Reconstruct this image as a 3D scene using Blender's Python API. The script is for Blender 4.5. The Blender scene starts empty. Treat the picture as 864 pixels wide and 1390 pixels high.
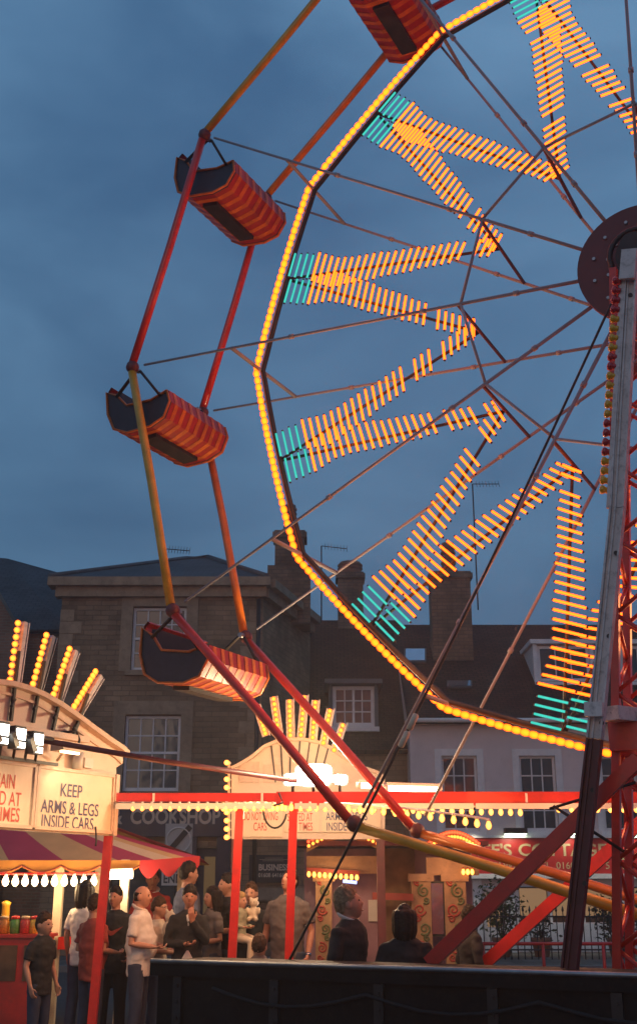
import bpy, bmesh, math, random
from mathutils import Vector, Matrix, Euler, noise
V = Vector
R = math.radians
rnd = random.Random(7)
scn = bpy.context.scene
col = scn.collection

# ------------------------------------------------------------------ camera model
F, PITCH, EYE = 1600.0, R(19.2), 1.6
CP, SP = math.cos(PITCH), math.sin(PITCH)
def ray(px, py):
    x = (px - 432) / F; u = (650 - py) / F
    return V((x, CP - u * SP, SP + u * CP))
def U(px, py, d):                       # point of the photograph at forward distance d
    r = ray(px, py); k = d / r.y
    return V((r.x * k, d, EYE + r.z * k))
def UP(px, py, P, n):                   # point of the photograph on the plane through P
    r = ray(px, py); E0 = V((0, 0, EYE)); k = (P - E0).dot(n) / r.dot(n)
    return E0 + r * k
def camdepth(p):
    return p.y * CP + (p.z - EYE) * SP
def topx(p):
    q = p - V((0, 0, EYE)); d = camdepth(p)
    return (432 + F * q.x / d, 650 - F * (q.z * CP - q.y * SP) / d)

cam = bpy.data.cameras.new('camera'); camo = bpy.data.objects.new('camera', cam); col.objects.link(camo)
camo.location = (0, 0, EYE); camo.rotation_euler = (R(90) + PITCH, 0, 0)
cam.sensor_fit = 'VERTICAL'; cam.sensor_height = 36; cam.sensor_width = 36
cam.lens = 36 * F / 1390; cam.shift_y = -45 / 1390
cam.clip_start = 0.1; cam.clip_end = 2000
scn.camera = camo

# ------------------------------------------------------------------ materials
def nodes(name):
    m = bpy.data.materials.new(name); m.use_nodes = True
    nt = m.node_tree; b = nt.nodes['Principled BSDF']
    return m, nt, b
def pm(name, c, rough=.6, metal=0., var=.15, scale=6., bump=.0, dirt=0., spec=.5, coat=0.):
    m, nt, b = nodes(name); N = nt.nodes; L = nt.links
    tc = N.new('ShaderNodeTexCoord')
    nz = N.new('ShaderNodeTexNoise'); nz.inputs['Scale'].default_value = scale; nz.inputs['Detail'].default_value = 5
    L.new(tc.outputs['Object'], nz.inputs['Vector'])
    rp = N.new('ShaderNodeValToRGB')
    rp.color_ramp.elements[0].position = .3; rp.color_ramp.elements[1].position = .75
    rp.color_ramp.elements[0].color = (*[v * (1 - var) for v in c], 1)
    rp.color_ramp.elements[1].color = (*[min(1, v * (1 + var)) for v in c], 1)
    L.new(nz.outputs['Fac'], rp.inputs['Fac'])
    out = rp.outputs['Color']
    if dirt:
        n2 = N.new('ShaderNodeTexNoise'); n2.inputs['Scale'].default_value = scale * 3.3; n2.inputs['Detail'].default_value = 8
        n2.inputs['Roughness'].default_value = .7
        L.new(tc.outputs['Object'], n2.inputs['Vector'])
        r2 = N.new('ShaderNodeValToRGB'); r2.color_ramp.elements[0].position = .5; r2.color_ramp.elements[1].position = .72
        L.new(n2.outputs['Fac'], r2.inputs['Fac'])
        mx = N.new('ShaderNodeMixRGB'); mx.inputs['Color2'].default_value = (.05, .035, .025, 1)
        ml = N.new('ShaderNodeMath'); ml.operation = 'MULTIPLY'; ml.inputs[1].default_value = dirt
        L.new(r2.outputs['Color'], ml.inputs[0]); L.new(ml.outputs[0], mx.inputs['Fac'])
        L.new(out, mx.inputs['Color1']); out = mx.outputs['Color']
    L.new(out, b.inputs['Base Color'])
    b.inputs['Roughness'].default_value = rough; b.inputs['Metallic'].default_value = metal
    b.inputs['Specular IOR Level'].default_value = spec
    if coat: b.inputs['Coat Weight'].default_value = coat
    if bump:
        bp = N.new('ShaderNodeBump'); bp.inputs['Strength'].default_value = bump; bp.inputs['Distance'].default_value = .02
        L.new(nz.outputs['Fac'], bp.inputs['Height']); L.new(bp.outputs['Normal'], b.inputs['Normal'])
    return m
def brickm(name, c1, c2, mortar, bw, bh, ms=.012, rough=.85, bump=.6, dark=.35, axis='wall'):
    m, nt, b = nodes(name); N = nt.nodes; L = nt.links
    tc = N.new('ShaderNodeTexCoord'); sx = N.new('ShaderNodeSeparateXYZ'); L.new(tc.outputs['Object'], sx.inputs[0])
    ad = N.new('ShaderNodeMath'); ad.operation = 'ADD'; L.new(sx.outputs['X'], ad.inputs[0])
    if axis == 'wall': L.new(sx.outputs['Y'], ad.inputs[1])
    else: ad.inputs[1].default_value = 0
    cb = N.new('ShaderNodeCombineXYZ'); L.new(ad.outputs[0], cb.inputs['X'])
    if axis == 'wall': L.new(sx.outputs['Z'], cb.inputs['Y'])
    else:
        a2 = N.new('ShaderNodeMath'); a2.operation = 'ADD'; L.new(sx.outputs['Z'], a2.inputs[0])
        mm = N.new('ShaderNodeMath'); mm.operation = 'MULTIPLY'; mm.inputs[1].default_value = .6
        L.new(sx.outputs['Y'], mm.inputs[0]); L.new(mm.outputs[0], a2.inputs[1]); L.new(a2.outputs[0], cb.inputs['Y'])
    nw = N.new('ShaderNodeTexNoise'); nw.inputs['Scale'].default_value = 3; L.new(tc.outputs['Object'], nw.inputs['Vector'])
    vm = N.new('ShaderNodeVectorMath'); vm.operation = 'MULTIPLY_ADD'; vm.inputs[1].default_value = (.03, .03, 0)
    L.new(nw.outputs['Color'], vm.inputs[0]); L.new(cb.outputs[0], vm.inputs[2])
    br = N.new('ShaderNodeTexBrick'); br.inputs['Scale'].default_value = 1
    br.inputs['Brick Width'].default_value = bw; br.inputs['Row Height'].default_value = bh
    br.inputs['Mortar Size'].default_value = ms; br.inputs['Mortar Smooth'].default_value = .3; br.inputs['Bias'].default_value = -.1
    br.inputs['Color1'].default_value = (*c1, 1); br.inputs['Color2'].default_value = (*c2, 1); br.inputs['Mortar'].default_value = (*mortar, 1)
    L.new(vm.outputs[0], br.inputs['Vector'])
    n2 = N.new('ShaderNodeTexNoise'); n2.inputs['Scale'].default_value = .9; n2.inputs['Detail'].default_value = 7; n2.inputs['Roughness'].default_value = .65
    L.new(tc.outputs['Object'], n2.inputs['Vector'])
    rp = N.new('ShaderNodeValToRGB'); rp.color_ramp.elements[0].position = .35; rp.color_ramp.elements[1].position = .65
    d = 1 - dark; rp.color_ramp.elements[0].color = (d, d, d * .97, 1); rp.color_ramp.elements[1].color = (1.1, 1.08, 1.05, 1)
    L.new(n2.outputs['Fac'], rp.inputs['Fac'])
    mx = N.new('ShaderNodeMixRGB'); mx.blend_type = 'MULTIPLY'; mx.inputs['Fac'].default_value = 1
    L.new(br.outputs['Color'], mx.inputs['Color1']); L.new(rp.outputs['Color'], mx.inputs['Color2'])
    L.new(mx.outputs['Color'], b.inputs['Base Color']); b.inputs['Roughness'].default_value = rough; b.inputs['Specular IOR Level'].default_value = .15
    bp = N.new('ShaderNodeBump'); bp.inputs['Strength'].default_value = bump; bp.inputs['Distance'].default_value = .02; bp.invert = True
    L.new(br.outputs['Fac'], bp.inputs['Height']); L.new(bp.outputs['Normal'], b.inputs['Normal'])
    return m
def em(name, c, s, edge=None, es=1.):
    m = bpy.data.materials.new(name); m.use_nodes = True; nt = m.node_tree; N = nt.nodes; L = nt.links
    for n in list(N): N.remove(n)
    o = N.new('ShaderNodeOutputMaterial'); e = N.new('ShaderNodeEmission')
    e.inputs['Color'].default_value = (*c, 1); e.inputs['Strength'].default_value = s
    if edge is None: L.new(e.outputs[0], o.inputs['Surface'])
    else:                                # glow shifts from core to edge colour, painting a bright lamp's fringe
        e2 = N.new('ShaderNodeEmission'); e2.inputs['Color'].default_value = (*edge, 1); e2.inputs['Strength'].default_value = es
        lw = N.new('ShaderNodeLayerWeight'); lw.inputs['Blend'].default_value = .5
        mx = N.new('ShaderNodeMixShader'); L.new(lw.outputs['Facing'], mx.inputs['Fac'])
        L.new(e.outputs[0], mx.inputs[1]); L.new(e2.outputs[0], mx.inputs[2]); L.new(mx.outputs[0], o.inputs['Surface'])
    return m
def glass(name, c=(.02, .025, .03), rough=.06):
    m, nt, b = nodes(name)
    b.inputs['Base Color'].default_value = (*c, 1); b.inputs['Roughness'].default_value = rough
    b.inputs['Specular IOR Level'].default_value = .8
    N = nt.nodes; L = nt.links
    tc = N.new('ShaderNodeTexCoord'); nz = N.new('ShaderNodeTexNoise'); nz.inputs['Scale'].default_value = 1.6
    L.new(tc.outputs['Object'], nz.inputs['Vector'])
    bp = N.new('ShaderNodeBump'); bp.inputs['Strength'].default_value = .12; bp.inputs['Distance'].default_value = .05
    L.new(nz.outputs['Fac'], bp.inputs['Height']); L.new(bp.outputs['Normal'], b.inputs['Normal'])
    return m

M = dict(
    stone=brickm('stone wall', (.37, .245, .155), (.25, .165, .105), (.24, .165, .105), .42, .13, .012, dark=.4),
    ashlar=pm('dressed stone', (.36, .25, .16), .85, var=.25, scale=2.2, bump=.3, dirt=.4),
    brick=brickm('red brick wall', (.30, .16, .11), (.22, .13, .09), (.25, .2, .16), .23, .078, .012, dark=.35),
    cstone=brickm('chimney stone', (.30, .20, .14), (.22, .15, .10), (.18, .13, .1), .3, .11, .012, dark=.5),
    slate=brickm('roof slate', (.075, .08, .095), (.05, .055, .065), (.02, .02, .025), .3, .14, .014, .6, .8, .45, 'roof'),
    tile=brickm('stone roof tile', (.085, .05, .036), (.05, .031, .024), (.015, .011, .009), .24, .13, .016, .75, .9, .5, 'roof'),
    render=pm('white render', (.72, .60, .58), .8, var=.08, scale=1.3, bump=.1, dirt=.12),
    whitepaint=pm('white paint', (.80, .77, .75), .45, var=.08, scale=5, dirt=.1),
    lead=pm('lead', (.10, .105, .115), .55, var=.2, scale=4),
    pot=pm('chimney pot', (.26, .12, .075), .8, var=.25, scale=6, dirt=.4),
    pane=glass('window glass'), panewarm=glass('window glass with blind', (.10, .05, .03), .12),
    iron=pm('black iron', (.018, .018, .02), .5, var=.3, scale=8),
    darkblue=pm('dark blue shop paint', (.018, .024, .05), .4, var=.15, scale=4),
    gilt=pm('gilt lettering', (.52, .38, .20), .4, var=.1, scale=9),
    palelet=pm('pale lettering', (.55, .46, .36), .5, var=.1, scale=9),
    signred=pm('red shop sign', (.42, .016, .014), .4, var=.12, scale=3),
    red=pm('red gloss paint', (.62, .026, .016), .32, var=.18, scale=5, dirt=.22, coat=.3),
    orange=pm('orange gloss paint', (.62, .17, .012), .35, var=.2, scale=5, dirt=.15, coat=.3),
    yellow=pm('yellow gloss paint', (.62, .34, .02), .38, var=.2, scale=5, dirt=.2, coat=.2),
    maroon=pm('maroon paint', (.12, .022, .028), .5, var=.3, scale=7, dirt=.5, bump=.1),
    discred=pm('dull red hub paint', (.14, .022, .025), .5, var=.2, scale=3, dirt=.25),
    legwhite=pm('weathered white paint', (.66, .6, .58), .5, var=.15, scale=5, dirt=.55),
    spoke=pm('pale pink spoke paint', (.30, .29, .33), .6, var=.12, scale=3, spec=.25),
    steel=pm('galvanised steel', (.35, .36, .38), .4, .8, .2, 9),
    darksteel=pm('dark steel', (.03, .026, .026), .5, .3, .3, 7, dirt=.3),
    chassis=pm('black chassis paint', (.009, .008, .008), .65, var=.4, scale=5, dirt=.3, spec=.2),
    gondred=pm('gondola red paint', (.34, .018, .014), .4, var=.25, scale=5, dirt=.35), gondor=pm('gondola orange paint', (.55, .13, .012), .4, var=.25, scale=6, dirt=.35),
    navy=pm('navy vinyl', (.02, .02, .035), .5, var=.25, scale=9),
    cream=pm('cream panel', (.72, .56, .44), .5, var=.07, scale=2.5, dirt=.16),
    creamtrim=pm('cream trim', (.66, .48, .36), .45, var=.08, scale=4, dirt=.2),
    signcream=pm('cream sign board', (.74, .6, .43), .45, var=.05, scale=3, dirt=.1),
    letred=pm('red lettering', (.55, .05, .03), .5, var=.05),
    letblue=pm('dark blue lettering', (.03, .03, .13), .5, var=.05),
    white=pm('white enamel', (.78, .76, .72), .4, var=.05),
    signwhite=pm('white road sign', (.62, .58, .52), .5, var=.06),
    signgrey=pm('grey road sign', (.42, .4, .37), .5, var=.06),
    black=pm('black paint', (.012, .012, .012), .5, var=.1),
    stripey=pm('yellow canvas', (.60, .35, .15), .8, var=.1, scale=4), stripem=pm('magenta canvas', (.42, .04, .085), .8, var=.1, scale=4),
    stripep=pm('pale canvas', (.68, .48, .30), .8, var=.1, scale=4),
    valred=pm('red canvas', (.55, .025, .03), .7, var=.1), valor=pm('orange canvas', (.62, .27, .05), .8, var=.1),
    postcream=pm('cream post', (.66, .56, .40), .5, var=.1, scale=6, dirt=.2),
    asphalt=pm('asphalt', (.05, .048, .046), .8, var=.35, scale=9, bump=.4, dirt=.2),
    paving=brickm('paving slabs', (.2, .18, .16), (.15, .135, .12), (.07, .065, .06), .6, .6, .012, .8, .3, .4, 'roof'),
    kerb=pm('kerb stone', (.22, .2, .18), .8, var=.2, scale=3, bump=.2),
    chrome=pm('chrome', (.6, .6, .6), .15, 1., .05),
    wood=pm('brown boards', (.16, .085, .04), .7, var=.35, scale=6, dirt=.2),
    mirror=pm('mirror', (.55, .6, .68), .08, .9, .05),
    purple=pm('lilac panel', (.30, .16, .2), .55, var=.3, scale=3),
    organ=pm('cream organ panel', (.34, .20, .10), .5, var=.25, scale=5, dirt=.4),
    orgred=pm('ornament red', (.35, .05, .03), .5, var=.2), orggreen=pm('ornament green', (.12, .14, .05), .5, var=.2),
    leaf=pm('leaf', (.05, .10, .025), .55, var=.5, scale=14), leafd=pm('dark leaf', (.03, .06, .025), .6, var=.5, scale=14),
    twig=pm('bark', (.09, .06, .04), .8, var=.3), terracotta=pm('terracotta', (.32, .14, .08), .8, var=.2),
    capred=pm('red lamp cap', (.45, .012, .02), .2, var=.1, coat=.5), capyel=pm('yellow lamp cap', (.72, .36, .012), .2, var=.1, coat=.5),
    skin=pm('skin', (.46, .22, .14), .5, var=.12, scale=14), skin2=pm('ruddy skin', (.42, .18, .11), .5, var=.12, scale=14),
    eye=pm('eye', (.02, .015, .012), .2, var=.0), lip=pm('lip', (.28, .08, .06), .5),
    h_brown=pm('brown hair', (.055, .028, .015), .55, var=.5, scale=40, bump=.5, spec=.15), h_dark=pm('dark hair', (.018, .012, .01), .5, var=.5, scale=40, bump=.5, spec=.15),
    h_grey=pm('greying fair hair', (.27, .175, .10), .55, var=.5, scale=40, bump=.5, spec=.15), h_blond=pm('blond hair', (.32, .19, .08), .55, var=.4, scale=40, bump=.5, spec=.15),
    c_black=pm('black cloth', (.014, .013, .014), .85, var=.3, scale=9, bump=.15), c_white=pm('white cloth', (.66, .58, .52), .85, var=.08, scale=9, bump=.15),
    c_red=pm('red cloth', (.34, .025, .02), .85, var=.2, scale=9, bump=.15), c_maroon=pm('rust red cloth', (.30, .045, .03), .85, var=.2, scale=9, bump=.15),
    c_blue=pm('blue grey cloth', (.10, .11, .17), .85, var=.2, scale=9, bump=.15), c_grey=pm('grey brown cloth', (.11, .085, .08), .85, var=.2, scale=9, bump=.15),
    c_cream=pm('cream cloth', (.58, .46, .34), .85, var=.12, scale=9, bump=.15), c_green=pm('pale green cloth', (.30, .27, .18), .85, var=.15, scale=9, bump=.15),
    denim=pm('denim', (.03, .04, .075), .85, var=.25, scale=12), shoe=pm('shoe leather', (.02, .015, .012), .5, var=.2),
    e_fest=em('festoon bulb', (1, .42, .075), 5.0, (1, .16, .010), 2.0), e_white=em('white bulb', (1, .62, .30), 16.),
    e_tube=em('fluorescent tube', (1, .72, .42), 14.), e_amber=em('amber bulb streak', (1, .125, .007), 5.4, (1, .022, .001), 3.0),
    e_teal=em('teal bulb streak', (.06, .72, .58), 1.1, (.02, .45, .38), .6), e_rim=em('amber rim bulb', (1, .14, .005), 6., (1, .03, .001), 3.0),
    e_ray=em('amber ray bulb', (1, .26, .025), 4.6, (1, .08, .005), 1.8), e_redb=em('red bulb', (1, .10, .03), 3.6, (1, .03, .01), 1.2),
    e_orb=em('orange bulb', (1, .36, .05), 4.0, (1, .1, .01), 1.3), e_flood=em('floodlight face', (1, .88, .66), 45.), e_floodw=em('small floodlight face', (1, .92, .78), 9.),
    e_blue=em('violet tube', (.45, .5, 1), 2.2), e_green=em('green tinted downlight', (.8, 1, .72), 9.),
    e_shop=em('lit shop interior', (1, .58, .30), .26), e_slit=em('lit doorway', (1, .6, .28), .10),
)

# ------------------------------------------------------------------ mesh building
ORG = {}
class MB:
    def __init__(s): s.v = []; s.f = []; s.m = []; s.sm = []
    def add(s, vs, fs, mi=0, smooth=False):
        b = len(s.v); s.v += [V(p) for p in vs]
        for f in fs: s.f.append([b + i for i in f]); s.m.append(mi); s.sm.append(smooth)
        return s
    def box(s, lo, hi, mi=0):
        x0, y0, z0 = lo; x1, y1, z1 = hi
        return s.add([(x0, y0, z0), (x1, y0, z0), (x1, y1, z0), (x0, y1, z0), (x0, y0, z1), (x1, y0, z1), (x1, y1, z1), (x0, y1, z1)],
                     [(0, 3, 2, 1), (4, 5, 6, 7), (0, 1, 5, 4), (1, 2, 6, 5), (2, 3, 7, 6), (3, 0, 4, 7)], mi)
    def beam(s, p, q, w, h, side=None, mi=0):   # box from p to q; w along side, h across
        p, q = V(p), V(q); d = (q - p).normalized()
        if side is None: side = V((0, 0, 1)).cross(d)
        side = V(side); side = side - d * side.dot(d)
        if side.length < 1e-5: side = V((1, 0, 0)) - d * d.x
        side.normalize(); up = d.cross(side)
        c = [a * w / 2 * side + b * h / 2 * up for a, b in ((-1, -1), (1, -1), (1, 1), (-1, 1))]
        return s.add([p + k for k in c] + [q + k for k in c], [(0, 3, 2, 1), (4, 5, 6, 7), (0, 1, 5, 4), (1, 2, 6, 5), (2, 3, 7, 6), (3, 0, 4, 7)], mi)
    def tube(s, pts, rad, seg=10, mi=0, cap=True, ell=None, smooth=True, roundend=False):
        pts = [V(p) for p in pts]; n = len(pts)
        rad = [rad] * n if not hasattr(rad, '__len__') else list(rad)
        if roundend:
            a = (pts[0] - pts[1]).normalized(); b = (pts[-1] - pts[-2]).normalized()
            r0, r1 = rad[0], rad[-1]
            pre = [pts[0] + a * r0 * .97, pts[0] + a * r0 * .7]; post = [pts[-1] + b * r1 * .7, pts[-1] + b * r1 * .97]
            pts = pre + pts + post; rad = [r0 * .25, r0 * .72] + rad + [r1 * .72, r1 * .25]; n = len(pts)
        d0 = (pts[1] - pts[0]).normalized()
        ref = V((1, 0, 0)) if abs(d0.x) < .8 else V((0, 1, 0))
        vs = []; 
        for i, p in enumerate(pts):
            d = ((pts[min(i + 1, n - 1)] - pts[max(i - 1, 0)])).normalized()
            ref = (ref - d * ref.dot(d)); ref.normalize(); b = d.cross(ref)
            r = rad[i]; rx, ry = (r, r) if not hasattr(r, '__len__') else r
            for k in range(seg):
                a = 2 * math.pi * k / seg
                vs.append(p + ref * math.cos(a) * rx + b * math.sin(a) * ry)
        fs = [(i * seg + k, i * seg + (k + 1) % seg, (i + 1) * seg + (k + 1) % seg, (i + 1) * seg + k) for i in range(n - 1) for k in range(seg)]
        s.add(vs, fs, mi, smooth)
        if cap:
            b = len(s.v) - n * seg
            s.f.append([b + k for k in range(seg)][::-1]); s.m.append(mi); s.sm.append(False)
            s.f.append([b + (n - 1) * seg + k for k in range(seg)]); s.m.append(mi); s.sm.append(False)
        return s
    def ball(s, c, r, seg=10, rings=6, mi=0, fn=None):
        c = V(c); r = (r, r, r) if not hasattr(r, '__len__') else r
        vs = [c + V((0, 0, -r[2]))]
        for j in range(1, rings):
            t = math.pi * j / rings - math.pi / 2
            for k in range(seg):
                a = 2 * math.pi * k / seg
                vs.append(c + V((math.cos(t) * math.cos(a) * r[0], math.cos(t) * math.sin(a) * r[1], math.sin(t) * r[2])))
        vs.append(c + V((0, 0, r[2])))
        if fn: vs = [fn(v - c) + c for v in vs]
        fs = [(0, 1 + (k + 1) % seg, 1 + k) for k in range(seg)]
        for j in range(rings - 2):
            for k in range(seg):
                a = 1 + j * seg; fs.append((a + k, a + (k + 1) % seg, a + seg + (k + 1) % seg, a + seg + k))
        a = 1 + (rings - 2) * seg; t = len(vs) - 1
        fs += [(a + k, a + (k + 1) % seg, t) for k in range(seg)]
        return s.add(vs, fs, mi, True)
    def prism(s, pts, off, mi=0):               # planar outline pushed along off
        pts = [V(p) for p in pts]; off = V(off); n = len(pts)
        return s.add(pts + [p + off for p in pts], [list(range(n))[::-1], list(range(n, 2 * n))] + [(i, (i + 1) % n, n + (i + 1) % n, n + i) for i in range(n)], mi)
    def disc(s, c, axis, r, th, seg=40, mi=0):
        axis = V(axis).normalized(); return s.tube([V(c), V(c) + axis * th], r, seg, mi, smooth=False)
    def lathe(s, c, axis, prof, seg=10, mi=0):  # prof: (along axis, radius)
        axis = V(axis).normalized()
        return s.tube([V(c) + axis * a for a, r in prof], [max(r, .0005) for a, r in prof], seg, mi, smooth=True)
    def mesh(s, name, mats, o=V((0, 0, 0))):
        me = bpy.data.meshes.new(name)
        me.from_pydata([tuple(p - o) for p in s.v], [], s.f)
        for m in mats: me.materials.append(M[m] if isinstance(m, str) else m)
        me.polygons.foreach_set('material_index', s.m); me.polygons.foreach_set('use_smooth', s.sm)
        bm = bmesh.new(); bm.from_mesh(me); bmesh.ops.recalc_face_normals(bm, faces=bm.faces); bm.to_mesh(me); bm.free()
        me.update(); return me
    def build(s, name, mats, parent=None, origin=None, **tags):
        if isinstance(mats, (str, bpy.types.Material)): mats = [mats]
        if parent is not None: o = ORG[parent.name]
        else:
            if origin is None:
                n = len(s.v); lo = V([min(p[i] for p in s.v) for i in range(3)]); hi = V([max(p[i] for p in s.v) for i in range(3)])
                origin = V(((lo.x + hi.x) / 2, (lo.y + hi.y) / 2, lo.z))
            o = V(origin)
        ob = bpy.data.objects.new(name, s.mesh(name, mats, o)); col.objects.link(ob)
        if parent is not None: ob.parent = parent
        else: ob.location = o
        ORG[ob.name] = V(o)
        for k, v in tags.items(): ob[k] = v
        return ob
def thing(name, label, cat, loc, group=None):
    e = bpy.data.objects.new(name, None); col.objects.link(e); e.location = loc; e.empty_display_size = .2
    e['label'] = label; e['category'] = cat
    if group: e['group'] = group
    ORG[e.name] = V(loc); return e
def inst(name, mesh, parent, loc, rot=None, **tags):   # a repeated part sharing mesh data; loc in world
    o = bpy.data.objects.new(name, mesh); col.objects.link(o); o.parent = parent
    o.location = V(loc) - ORG[parent.name]
    if rot is not None: o.rotation_mode = 'QUATERNION'; o.rotation_quaternion = rot
    for k, v in tags.items(): o[k] = v
    ORG[o.name] = V(loc); return o
_tc = {}
def text_geo(t, bold=0.):
    if (t, bold) in _tc: return _tc[(t, bold)]
    c = bpy.data.curves.new('t', 'FONT'); c.body = t; c.offset = bold; c.resolution_u = 4
    o = bpy.data.objects.new('t', c); col.objects.link(o)
    dg = bpy.context.evaluated_depsgraph_get(); dg.update()
    me = bpy.data.meshes.new_from_object(o.evaluated_get(dg))
    vs = [V(v.co) for v in me.vertices]; fs = [list(p.vertices) for p in me.polygons]
    bpy.data.objects.remove(o); bpy.data.curves.remove(c); bpy.data.meshes.remove(me)
    _tc[(t, bold)] = (vs, fs); return vs, fs
def put_text(mb, t, O, ex, ey, w, h, mi=0, bold=.012):  # centred at O in a w by h box
    vs, fs = text_geo(t, bold)
    x0 = min(v.x for v in vs); x1 = max(v.x for v in vs); y0 = min(v.y for v in vs); y1 = max(v.y for v in vs)
    ex, ey, O = V(ex), V(ey), V(O)
    mb.add([O + ex * (((v.x - x0) / (x1 - x0) - .5) * w) + ey * (((v.y - y0) / (y1 - y0) - .5) * h) for v in vs], fs, mi)
def bulb_mesh(name, mat, r=.035, cap='white'):
    mb = MB(); mb.lathe((0, 0, 0), (0, 0, -1), [(0, .001), (.002, r * .5), (r * .8, r * .5)], 8, 0)
    mb.lathe((0, 0, -r * .8), (0, 0, -1), [(0, r * .5), (r * .6, r * .75), (r * 1.3, r), (r * 2.0, r * .85), (r * 2.5, r * .45), (r * 2.65, .001)], 8, 1)
    return mb.mesh(name, [cap, mat])
def qz(d):   # rotation taking -Z to direction d
    return V((0, 0, -1)).rotation_difference(V(d))

# ------------------------------------------------------------------ wheel frame
PSI = R(26.5)
HUB = V((3.225, 10, 6.891)); NV = V((math.sin(PSI), math.cos(PSI), 0)); TV = V((math.cos(PSI), -math.sin(PSI), 0)); ZV = V((0, 0, 1))
RB, RO, O1, O2, PH = 4.38, 5.58, -.646, .819, 118.3
def wp(r, deg, off): return HUB + NV * off + TV * (r * math.cos(R(deg))) + ZV * (r * math.sin(R(deg)))
def W(px, py, off): return UP(px, py, HUB + NV * off, NV)

# ------------------------------------------------------------------ ground
mb = MB(); mb.add([(-300, -200, 0), (300, -200, 0), (300, 400, 0), (-300, 400, 0)], [(0, 1, 2, 3)])
mb.build('ground', 'asphalt', origin=(0, 0, 0), kind='structure')
mb = MB(); mb.box((-40, 26.2, -.2), (40, 31.5, .115)); mb.build('pavement', 'paving', origin=(0, 26, 0), kind='structure')
mb = MB(); mb.box((-40, 26.0, -.2), (40, 26.197, .125)); mb.build('kerb', 'kerb', origin=(0, 26, 0), kind='structure')

# ------------------------------------------------------------------ buildings
def wall_holes(mb, x0, x1, z0, z1, y, holes, th=.3, mi=0):   # front wall in the xz plane, y is its face, away is +y
    xs = sorted({x0, x1, *[h[0] for h in holes], *[h[1] for h in holes]}); zs = sorted({z0, z1, *[h[2] for h in holes], *[h[3] for h in holes]})
    for i in range(len(xs) - 1):
        for j in range(len(zs) - 1):
            cx, cz = (xs[i] + xs[i + 1]) / 2, (zs[j] + zs[j + 1]) / 2
            if any(h[0] < cx < h[1] and h[2] < cz < h[3] for h in holes): continue
            mb.add([(xs[i], y, zs[j]), (xs[i + 1], y, zs[j]), (xs[i + 1], y, zs[j + 1]), (xs[i], y, zs[j + 1])], [(0, 1, 2, 3)], mi)
    for a, b, c, d in holes:
        mb.add([(a, y, c), (b, y, c), (b, y, d), (a, y, d), (a, y + th, c), (b, y + th, c), (b, y + th, d), (a, y + th, d)],
               [(0, 1, 5, 4), (1, 2, 6, 5), (2, 3, 7, 6), (3, 0, 4, 7)], mi)
def window(house, x0, x1, z0, z1, y, cols, rows, frame='whitepaint', pane='pane', sill='ashlar', fw=.07, bar=.03, meet=True, inset=.1, centre=False):
    mb = MB(); a, b = y + inset, y + inset + .07
    mb.box((x0 + .002, a, z0 + .002), (x0 + fw, b, z1 - .002)); mb.box((x1 - fw, a, z0 + .002), (x1 - .002, b, z1 - .002))
    mb.box((x0 + fw, a, z0 + .002), (x1 - fw, b, z0 + fw * 1.3)); mb.box((x0 + fw, a, z1 - fw), (x1 - fw, b, z1 - .002))
    zi0, zi1 = z0 + fw * 1.3, z1 - fw; xi0, xi1 = x0 + fw, x1 - fw; zm = (zi0 + zi1) / 2
    if meet: mb.box((xi0, a - .01, zm - .03), (xi1, b, zm + .03))
    for k in range(1, cols):
        x = xi0 + (xi1 - xi0) * k / cols; w = bar * 2.2 if (centre and k == cols // 2) else bar
        mb.box((x - w / 2, a + .012, zi0), (x + w / 2, b - .004, zi1))
    for k in range(1, rows):
        if meet and k * 2 == rows: continue
        z = zi0 + (zi1 - zi0) * k / rows
        mb.box((xi0, a + .018, z - bar / 2), (xi1, b - .008, z + bar / 2))
    wn = mb.build('window', frame, house)
    p = MB(); p.box((x0 + .01, b - .02, z0 + .01), (x1 - .01, b + .02, z1 - .01)); p.build('pane', pane, wn)
    if sill:
        s = MB(); s.box((x0 - .12, y - .1, z0 - .13), (x1 + .12, y + inset - .003, z0 - .002)); s.build('sill', sill, wn)
    return wn
def slab(mb, pts, th=.1, mi=0):
    pts = [V(p) for p in pts]; n = (pts[1] - pts[0]).cross(pts[2] - pts[0]).normalized()
    if n.z < 0: n = -n
    mb.prism(pts, -n * th, mi)
def chimney(house, c, w, d, z0, z1, mats, pots=1, potr=.14, poth=.8, ribs=False):
    mb = MB(); x, y = c
    mb.box((x - w / 2, y - d / 2, z0), (x + w / 2, y + d / 2, z1 - .22)); mb.box((x - w / 2 - .07, y - d / 2 - .07, z1 - .22), (x + w / 2 + .07, y + d / 2 + .07, z1 - .06))
    mb.box((x - w / 2 - .02, y - d / 2 - .02, z1 - .06), (x + w / 2 + .02, y + d / 2 + .02, z1))
    ch = mb.build('chimney', mats, house)
    for k in range(pots):
        xx = x + (k - (pots - 1) / 2) * .5; p = MB()
        prof = [(0, potr * 1.15), (.12, potr)]
        nr = 5 if ribs else 2
        for q in range(nr):
            a = .15 + (poth - .2) * q / nr
            prof += [(a, potr), (a + .03, potr * 1.16), (a + .08, potr * 1.16), (a + .11, potr)]
        prof += [(poth, potr * .95), (poth, potr * .7), (poth - .1, potr * .65)]
        p.lathe((xx, y, z1 - .01), (0, 0, 1), prof, 14); p.build('chimney_pot', 'pot', ch)
    return ch
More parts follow.
